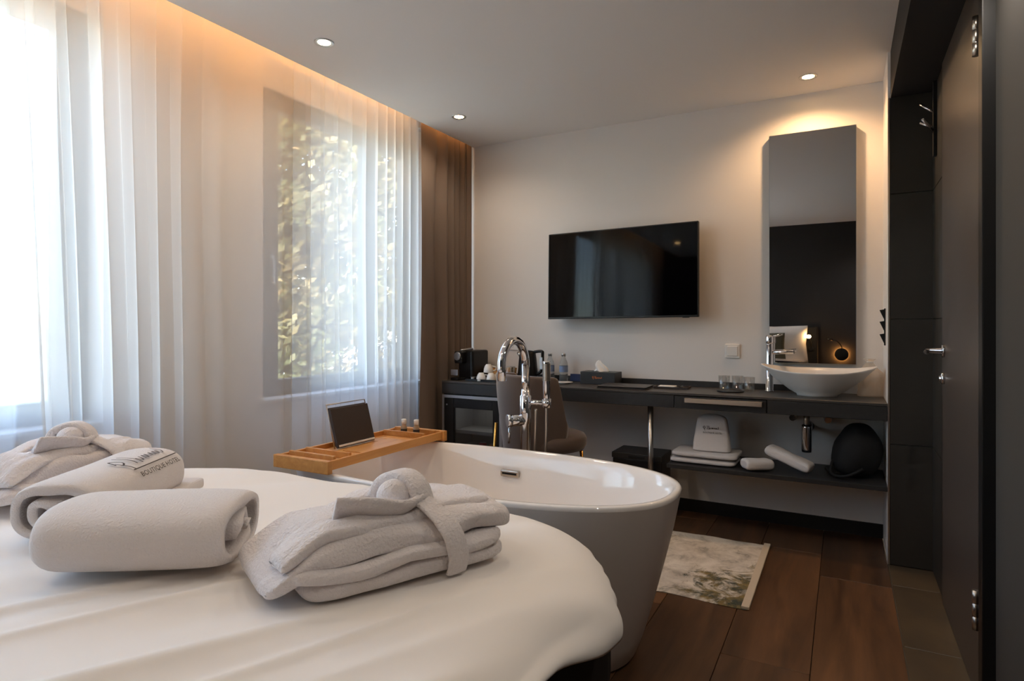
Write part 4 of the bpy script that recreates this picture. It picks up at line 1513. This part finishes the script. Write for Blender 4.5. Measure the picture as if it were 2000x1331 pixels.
# kettle
kt = thing('kettle', 'black electric kettle with steel handle strip behind the tap', 'kettle', (-1.90, 3.74, CTI))
MB().lathe([(0.075, 0), (0.078, 0.006), (0.078, 0.018), (0.07, 0.022)], n=28).build('base', 'black_plastic', kt)
MB().lathe([(0.07, 0.022), (0.071, 0.03), (0.062, 0.14), (0.055, 0.19), (0.05, 0.205), (0.01, 0.212)], n=28).build('jug', 'black_plastic', kt)
m = MB()
m.tube(bez([(0.05, 0, 0.20), (0.105, 0, 0.205), (0.112, 0, 0.18), (0.105, 0, 0.08), (0.07, 0, 0.05)], 6), 0.013, 10, flat=0.8)
m.build('handle', 'black_plastic', kt)
MB().box((0.098, -0.016, 0.085), (0.118, -0.011, 0.165), 0.002).build('handle_strip', 'silver_trim', kt)
MB().tube([(-0.05, 0, 0.17), (-0.075, 0, 0.195)], [0.016, 0.010], 10).build('spout', 'brushed_steel', kt)
# carafe jar of sachets
jr = thing('sachet_jar', 'clear glass jar of sachets behind the chair back', 'jar', (-2.00, 3.67, CTI))
MB().lathe([(0.036, 0), (0.038, 0.003), (0.038, 0.10), (0.036, 0.10), (0.035, 0.006), (0.001, 0.005)], n=24, caps=False).build('glass', 'tumbler_glass', jr)
for k in range(5):
    MB().box((-0.02, -0.002, 0.0), (0.02, 0.002, 0.085), 0.001, 1).build('sachet', ['wicker', 'paper', 'pillow_olive', 'paper', 'wicker'][k], jr,
                                                                      (0.004 * (k - 2), -0.02 + 0.01 * k, 0.010), (0.08 * (k - 2), 0.05 * (k - 2), 0.2 * k))


def water(label, x, y):
    b = thing('water_bottle', label, 'bottle', (x, y, CTI), group='small water bottles')
    MB().lathe([(0.024, 0), (0.029, 0.004), (0.029, 0.05), (0.027, 0.058), (0.029, 0.066), (0.029, 0.11), (0.024, 0.135), (0.012, 0.165), (0.011, 0.175)], n=22).build('bottle_body', 'water_plastic', b)
    MB().lathe([(0.0295, 0.068), (0.0295, 0.108)], n=22, caps=False).build('bottle_label', 'bottle_label', b)
    MB().lathe([(0.014, 0.174), (0.014, 0.19), (0.012, 0.192)], n=16).build('cap', 'silver_trim', b)


water('small clear water bottle, nearer the kettle', -1.76, 3.80)
water('small clear water bottle, nearer the tissue box', -1.66, 3.80)
o = MB().box((0, 0, 0), (0.10, 0.006, 0.05), 0.001, 1).build('blue_card', 'blue_card', None, (-1.65, 3.885, CTI), (math.radians(-8), 0, 0))
tag(o, 'small blue card leaning on the upstand behind the chair', 'card')
so = thing('saucer', 'small white saucer half hidden by the chair back', 'saucer', (-1.605, 3.69, CTI))
MB().lathe([(0.03, 0), (0.032, 0.003), (0.055, 0.010), (0.054, 0.012), (0.028, 0.006), (0.001, 0.005)], n=26, caps=False).build('dish', 'porcelain', so)

tbx = thing('tissue_box', 'black tissue box with orange script and a tissue pulled up', 'tissue box', (-1.395, 3.80, CTI), math.radians(-2))
MB().box((-0.12, -0.062, 0), (0.12, 0.062, 0.080), 0.003).build('box_body', 'black_laminate', tbx)
MB().box((-0.06, -0.012, 0.0795), (0.06, 0.012, 0.0806)).build('slot', 'black_matte', tbx)
m = MB()
P = []
for i in range(15):
    t = i / 14
    row = []
    for k in range(20):
        a = 2 * PI * k / 20
        r = (0.040 * (1 - t) ** 0.7 + 0.006) * (1 + 0.35 * math.sin(3 * a + t * 4))
        row.append(Vector((r * math.cos(a) - 0.012 * t, 0.35 * r * math.sin(a), 0.080 + 0.068 * t + 0.006 * math.sin(2 * a))))
    P.append(row)
vs = m.grid(P, cv=True)
m.cap(vs[-1])
m.build('tissue_tuft', 'tissue', tbx)
bm = scrawl(SCRIPT, 0.0035, 0.0085)
bmesh.ops.transform(bm, matrix=Matrix.Translation((0.0, -0.0627, 0.042)) @ Matrix.Rotation(PI / 2, 4, 'X'), verts=list(bm.verts))
me = bpy.data.meshes.new('script_print')
bm.to_mesh(me)
bm.free()
me.materials.append(MATS['orange_print'])
o = bpy.data.objects.new('script_print', me)
COL.objects.link(o)
o.parent = tbx

fo = thing('desk_folder', 'closed black leather folder lying on the worktop', 'folder', (-1.175, 3.632, CTI), math.radians(2))
MB().box((-0.15, -0.105, 0.0), (0.15, 0.105, 0.005), 0.002, 1).build('back_cover', 'leather', fo)
MB().box((-0.145, -0.10, 0.005), (0.143, 0.10, 0.011)).build('pages', 'black_matte', fo)
MB().box((-0.15, -0.105, 0.011), (0.15, 0.105, 0.016), 0.002, 1).build('front_cover', 'worktop_laminate', fo)
tr = thing('note_tray', 'small dark tray for notes lying right of the folder', 'tray', (-0.915, 3.735, CTI), math.radians(3))
m = MB()
m.box((-0.10, -0.06, 0), (0.10, 0.06, 0.004))
m.box((-0.10, -0.06, 0.004), (-0.095, 0.06, 0.012)); m.box((0.095, -0.06, 0.004), (0.10, 0.06, 0.012))
m.box((-0.095, -0.06, 0.004), (0.095, -0.055, 0.012)); m.box((-0.095, 0.055, 0.004), (0.095, 0.06, 0.012))
m.build('tray_body', 'leather', tr)
o = MB().box((-0.05, -0.035, 0), (0.05, 0.035, 0.010), 0.001, 1).build('note_pad', 'paper', None, (-0.945, 3.735, CTI + 0.004), (0, 0, 0.05))
tag(o, 'white note pad lying in the small dark tray', 'notepad')
pn = thing('pen', 'slim pen lying beside the white note pad', 'pen', (-0.865, 3.735, CTI + 0.009))
MB().tube([(0, -0.045, 0), (0, 0.03, 0)], 0.004, 10).build('barrel', 'black_plastic', pn)
MB().tube([(0, 0.03, 0), (0, 0.048, 0)], [0.0042, 0.003], 10).build('pen_cap', 'silver_trim', pn)

cs = thing('coaster', 'round black coaster under the tumblers', 'coaster', (-0.575, 3.70, CTI))
MB().lathe([(0.07, 0), (0.075, 0.002), (0.075, 0.007), (0.071, 0.007), (0.07, 0.005), (0.001, 0.005)], n=32, caps=False).build('coaster_disc', 'black_plastic', cs)
for lab, x, y, z in (('clear glass tumbler on the coaster, left one', -0.610, 3.705, CTI + 0.0055), ('clear glass tumbler standing right of the coaster', -0.478, 3.735, CTI),
                     ('clear glass tumbler on the coaster, right one', -0.540, 3.725, CTI + 0.0055)):
    g = thing('tumbler', lab, 'glass', (x, y, z), group='clear tumblers by the basin')
    MB().lathe([(0.026, 0.0), (0.028, 0.002), (0.033, 0.085), (0.031, 0.085), (0.0265, 0.010), (0.001, 0.009)], n=26, caps=False).build('tumbler_wall', 'tumbler_glass', g)

# plastic pouch right of the basin
def pouch(name, label, cat, loc, rot, w, h, dth, matname, seed, tie=True):
    t = thing(name, label, cat, loc, rot)
    m = MB()
    P = []
    for i in range(23):
        u = i / 22
        ww = w / 2 * (1 - 0.75 * sstep(0.55, 0.95, u) + 0.25 * sstep(0.93, 1, u))
        dd_ = dth / 2 * (1 - 0.85 * sstep(0.45, 0.95, u) + 0.3 * sstep(0.93, 1, u))
        row = []
        for k in range(36):
            a = 2 * PI * k / 36
            cr = 1 + 0.10 * math.sin(5 * a + seed + 3 * u) * sstep(0.2, 0.8, u) + 0.26 * noise.noise(Vector((math.cos(a) * 2.5, math.sin(a) * 2.5, u * 5 + seed)))
            row.append(Vector((ww * sgnpow(math.cos(a), 0.7) * cr, dd_ * sgnpow(math.sin(a), 0.8) * cr, h * u)))
        P.append(row)
    vs = m.grid(P, cv=True)
    m.cap(vs[0][::-1])
    m.cap(vs[-1])
    m.build('pouch_body', matname, t)
    if tie:
        z = h * 0.92
        MB().tube([(0.13 * w * math.cos(2 * PI * k / 16), 0.14 * dth * math.sin(2 * PI * k / 16) * 0.8, z) for k in range(16)], 0.003, 6, closed=True).build('tie', 'paper', t)
    return t


pouch('plastic_pouch', 'crumpled translucent plastic pouch beside the basin', 'pouch', (0.122, 3.825, CTI), 0.25, 0.115, 0.20, 0.08, 'pouch_film', 2.0)

# hooks on the pier flank
hk = thing('hook_rail', 'black rail of three wall hooks beside the mirror', 'hooks', (XR, 3.70, 1.06))
MB().box((-0.006, -0.02, 0.0), (0.0, 0.02, 0.19), 0.001, 1).build('back_plate', 'black_matte', hk)
for z in (0.005, 0.07, 0.13):
    m = MB()
    vs = m._add([(-0.004, -0.015, z), (-0.004, 0.015, z), (-0.026, 0.015, z + 0.052), (-0.026, -0.015, z + 0.052), (-0.004, -0.015, z + 0.056), (-0.004, 0.015, z + 0.056)],
                [(0, 1, 2, 3), (3, 2, 5, 4), (0, 4, 5, 1), (0, 3, 4), (1, 5, 2)])
    m.build('hook', 'black_matte', hk)

# coat pegs on the slate wall
cp = thing('coat_rack', 'slim black coat rack with angled chrome pegs on the slate wall', 'coat rack', (XD - 0.012, 3.36, 1.93))
MB().box((-0.014, -0.014, 0.0), (0.0, 0.014, 0.34), 0.002).build('rail', 'black_matte', cp)
for (z, dy, up) in ((0.13, 0.02, 0.035), (0.11, -0.07, 0.045), (0.20, 0.02, 0.05)):
    MB().tube([(-0.010, 0, z), (-0.060, dy, z + up)], 0.006, 10).build('peg', 'chrome', cp)

# ================================================================== THINGS ON THE LOW SHELF AND UNDER IT
SZ = 0.3755
for i, (z, s, lab) in enumerate(((SZ, 0, 'flat folded white towel at the bottom of the low shelf pile'), (SZ + 0.036, 0.01, 'flat folded white towel, upper one of the low shelf pile'))):
    o = slab(0.36, 0.26, 0.030, 60 + i, 0.002).build('folded_towel', 'white_cotton', None, (-0.71 + s, 3.68, z))
    tag(o, lab, 'towel', 'folded towels on the low shelf')
bg = thing('laundry_bag', 'white fabric bag with dark lettering standing on the folded towels', 'bag', (-0.67, 3.66, SZ + 0.070), math.radians(3))
m = MB()
P = []
for i in range(25):
    u = i / 24
    ww = 0.105 * (1 - 0.28 * u ** 1.4) * (1 if u < 0.86 else math.sqrt(max(0.02, 1 - ((u - 0.86) / 0.15) ** 2)))
    dd_ = 0.052 * (1 - 0.45 * u) * (1 if u < 0.86 else math.sqrt(max(0.02, 1 - ((u - 0.86) / 0.15) ** 2)))
    P.append([Vector((ww * sgnpow(math.cos(2 * PI * k / 40), 0.5), dd_ * sgnpow(math.sin(2 * PI * k / 40), 0.55) + 0.02 * u + 0.003 * noise.noise(Vector((k * 0.4, u * 4, 3))), 0.205 * u)) for k in range(40)])
vs = m.grid(P, cv=True)
m.cap(vs[0][::-1])
m.cap(vs[-1])
m.build('bag_body', 'white_cotton', bg)


def bag_print(bm, z, x, name):
    for v in bm.verts:
        u = (z + v.co.y) / 0.205
        v.co = Vector((x + v.co.x, -0.052 * (1 - 0.45 * u) + 0.02 * u - 0.004, z + v.co.y))
    finish_print(bm, name, bg)


bag_print(scrawl(SCRIPT, 0.0028, 0.011), 0.128, 0.0, 'printed_script')
cu = bpy.data.curves.new('t', 'FONT')
cu.body = 'BOUTIQUE HOTEL'
cu.size = 0.0125
cu.align_x = 'CENTER'
cu.resolution_u = 2
ob = bpy.data.objects.new('tmp', cu)
COL.objects.link(ob)
me = bpy.data.meshes.new_from_object(ob.evaluated_get(bpy.context.evaluated_depsgraph_get()))
bpy.data.objects.remove(ob)
bm = bmesh.new()
bm.from_mesh(me)
bag_print(bm, 0.100, 0.008, 'printed_lettering')

for (lab, loc, rot, L) in (('white slippers bundle lying flat beside the folded towels', (-0.415, 3.570, SZ + 0.005), (0, 0, 0.55), 0.15),
                           ('white slippers bundle tipped over the other bundle on the low shelf', (-0.268, 3.600, SZ + 0.048), (0.0, 0.33, -0.25), 0.24)):
    o = slab(L, 0.11, 0.06, 71 + L, 0.006, e1=0.6, e2=0.8).build('slipper_bundle', 'white_cotton', None, loc, rot)
    tag(o, lab, 'slippers', 'slipper bundles on the low shelf')

# soft black bag, limp brim at its left
bb = thing('black_bag', 'slouched black fabric bag at the right end of the low shelf', 'bag', (0.065, 3.68, SZ + 0.005))
m = MB()
P = []
for i in range(27):
    t = i / 26 * PI
    row = []
    for k in range(40):
        a = 2 * PI * k / 40
        x = 0.105 * math.sin(t) ** 0.6 * math.cos(a)
        y = 0.125 * math.sin(t) ** 0.6 * math.sin(a)
        z = 0.135 - 0.135 * sgnpow(math.cos(t), 0.75)
        tp_ = 1.0 - 0.30 * sstep(0.12, 0.27, z)
        x, y = x * tp_ * 1.12 - 0.02 + 0.02 * sstep(0.0, 0.2, z), y * tp_
        nn = 0.010 * noise.noise(Vector((x * 14, y * 14, z * 14)))
        row.append(Vector((x * (1 + nn * 4) + 0.012 * z, y * (1 + nn * 3), z + nn * 0.3)))
    P.append(row)
m.grid(P, cv=True)
m.build('bag_body', 'black_matte', bb)
slab(0.12, 0.13, 0.022, 81, 0.003).build('flap', 'black_matte', bb, (-0.09, 0.01, 0.001), (0, 0, 0.2))
MB().tube(bez([(-0.11, -0.02, 0.10), (-0.125, -0.09, 0.02), (-0.06, -0.135, 0.016), (0.02, -0.13, 0.06)], 6), 0.008, 8).build('strap', 'black_matte', bb)

bx = thing('storage_box', 'black lidded box on the floor beside the steel worktop leg', 'box', (-1.10, 3.72, 0))
MB().box((-0.15, -0.11, 0), (0.15, 0.11, 0.355), 0.006).build('box_body', 'black_plastic', bx)
MB().box((-0.155, -0.115, 0.355), (0.155, 0.115, 0.39), 0.005).build('lid', 'black_laminate', bx)
MB().box((-0.05, -0.118, 0.363), (0.05, -0.113, 0.375), 0.001, 1).build('lid_clip', 'black_matte', bx)
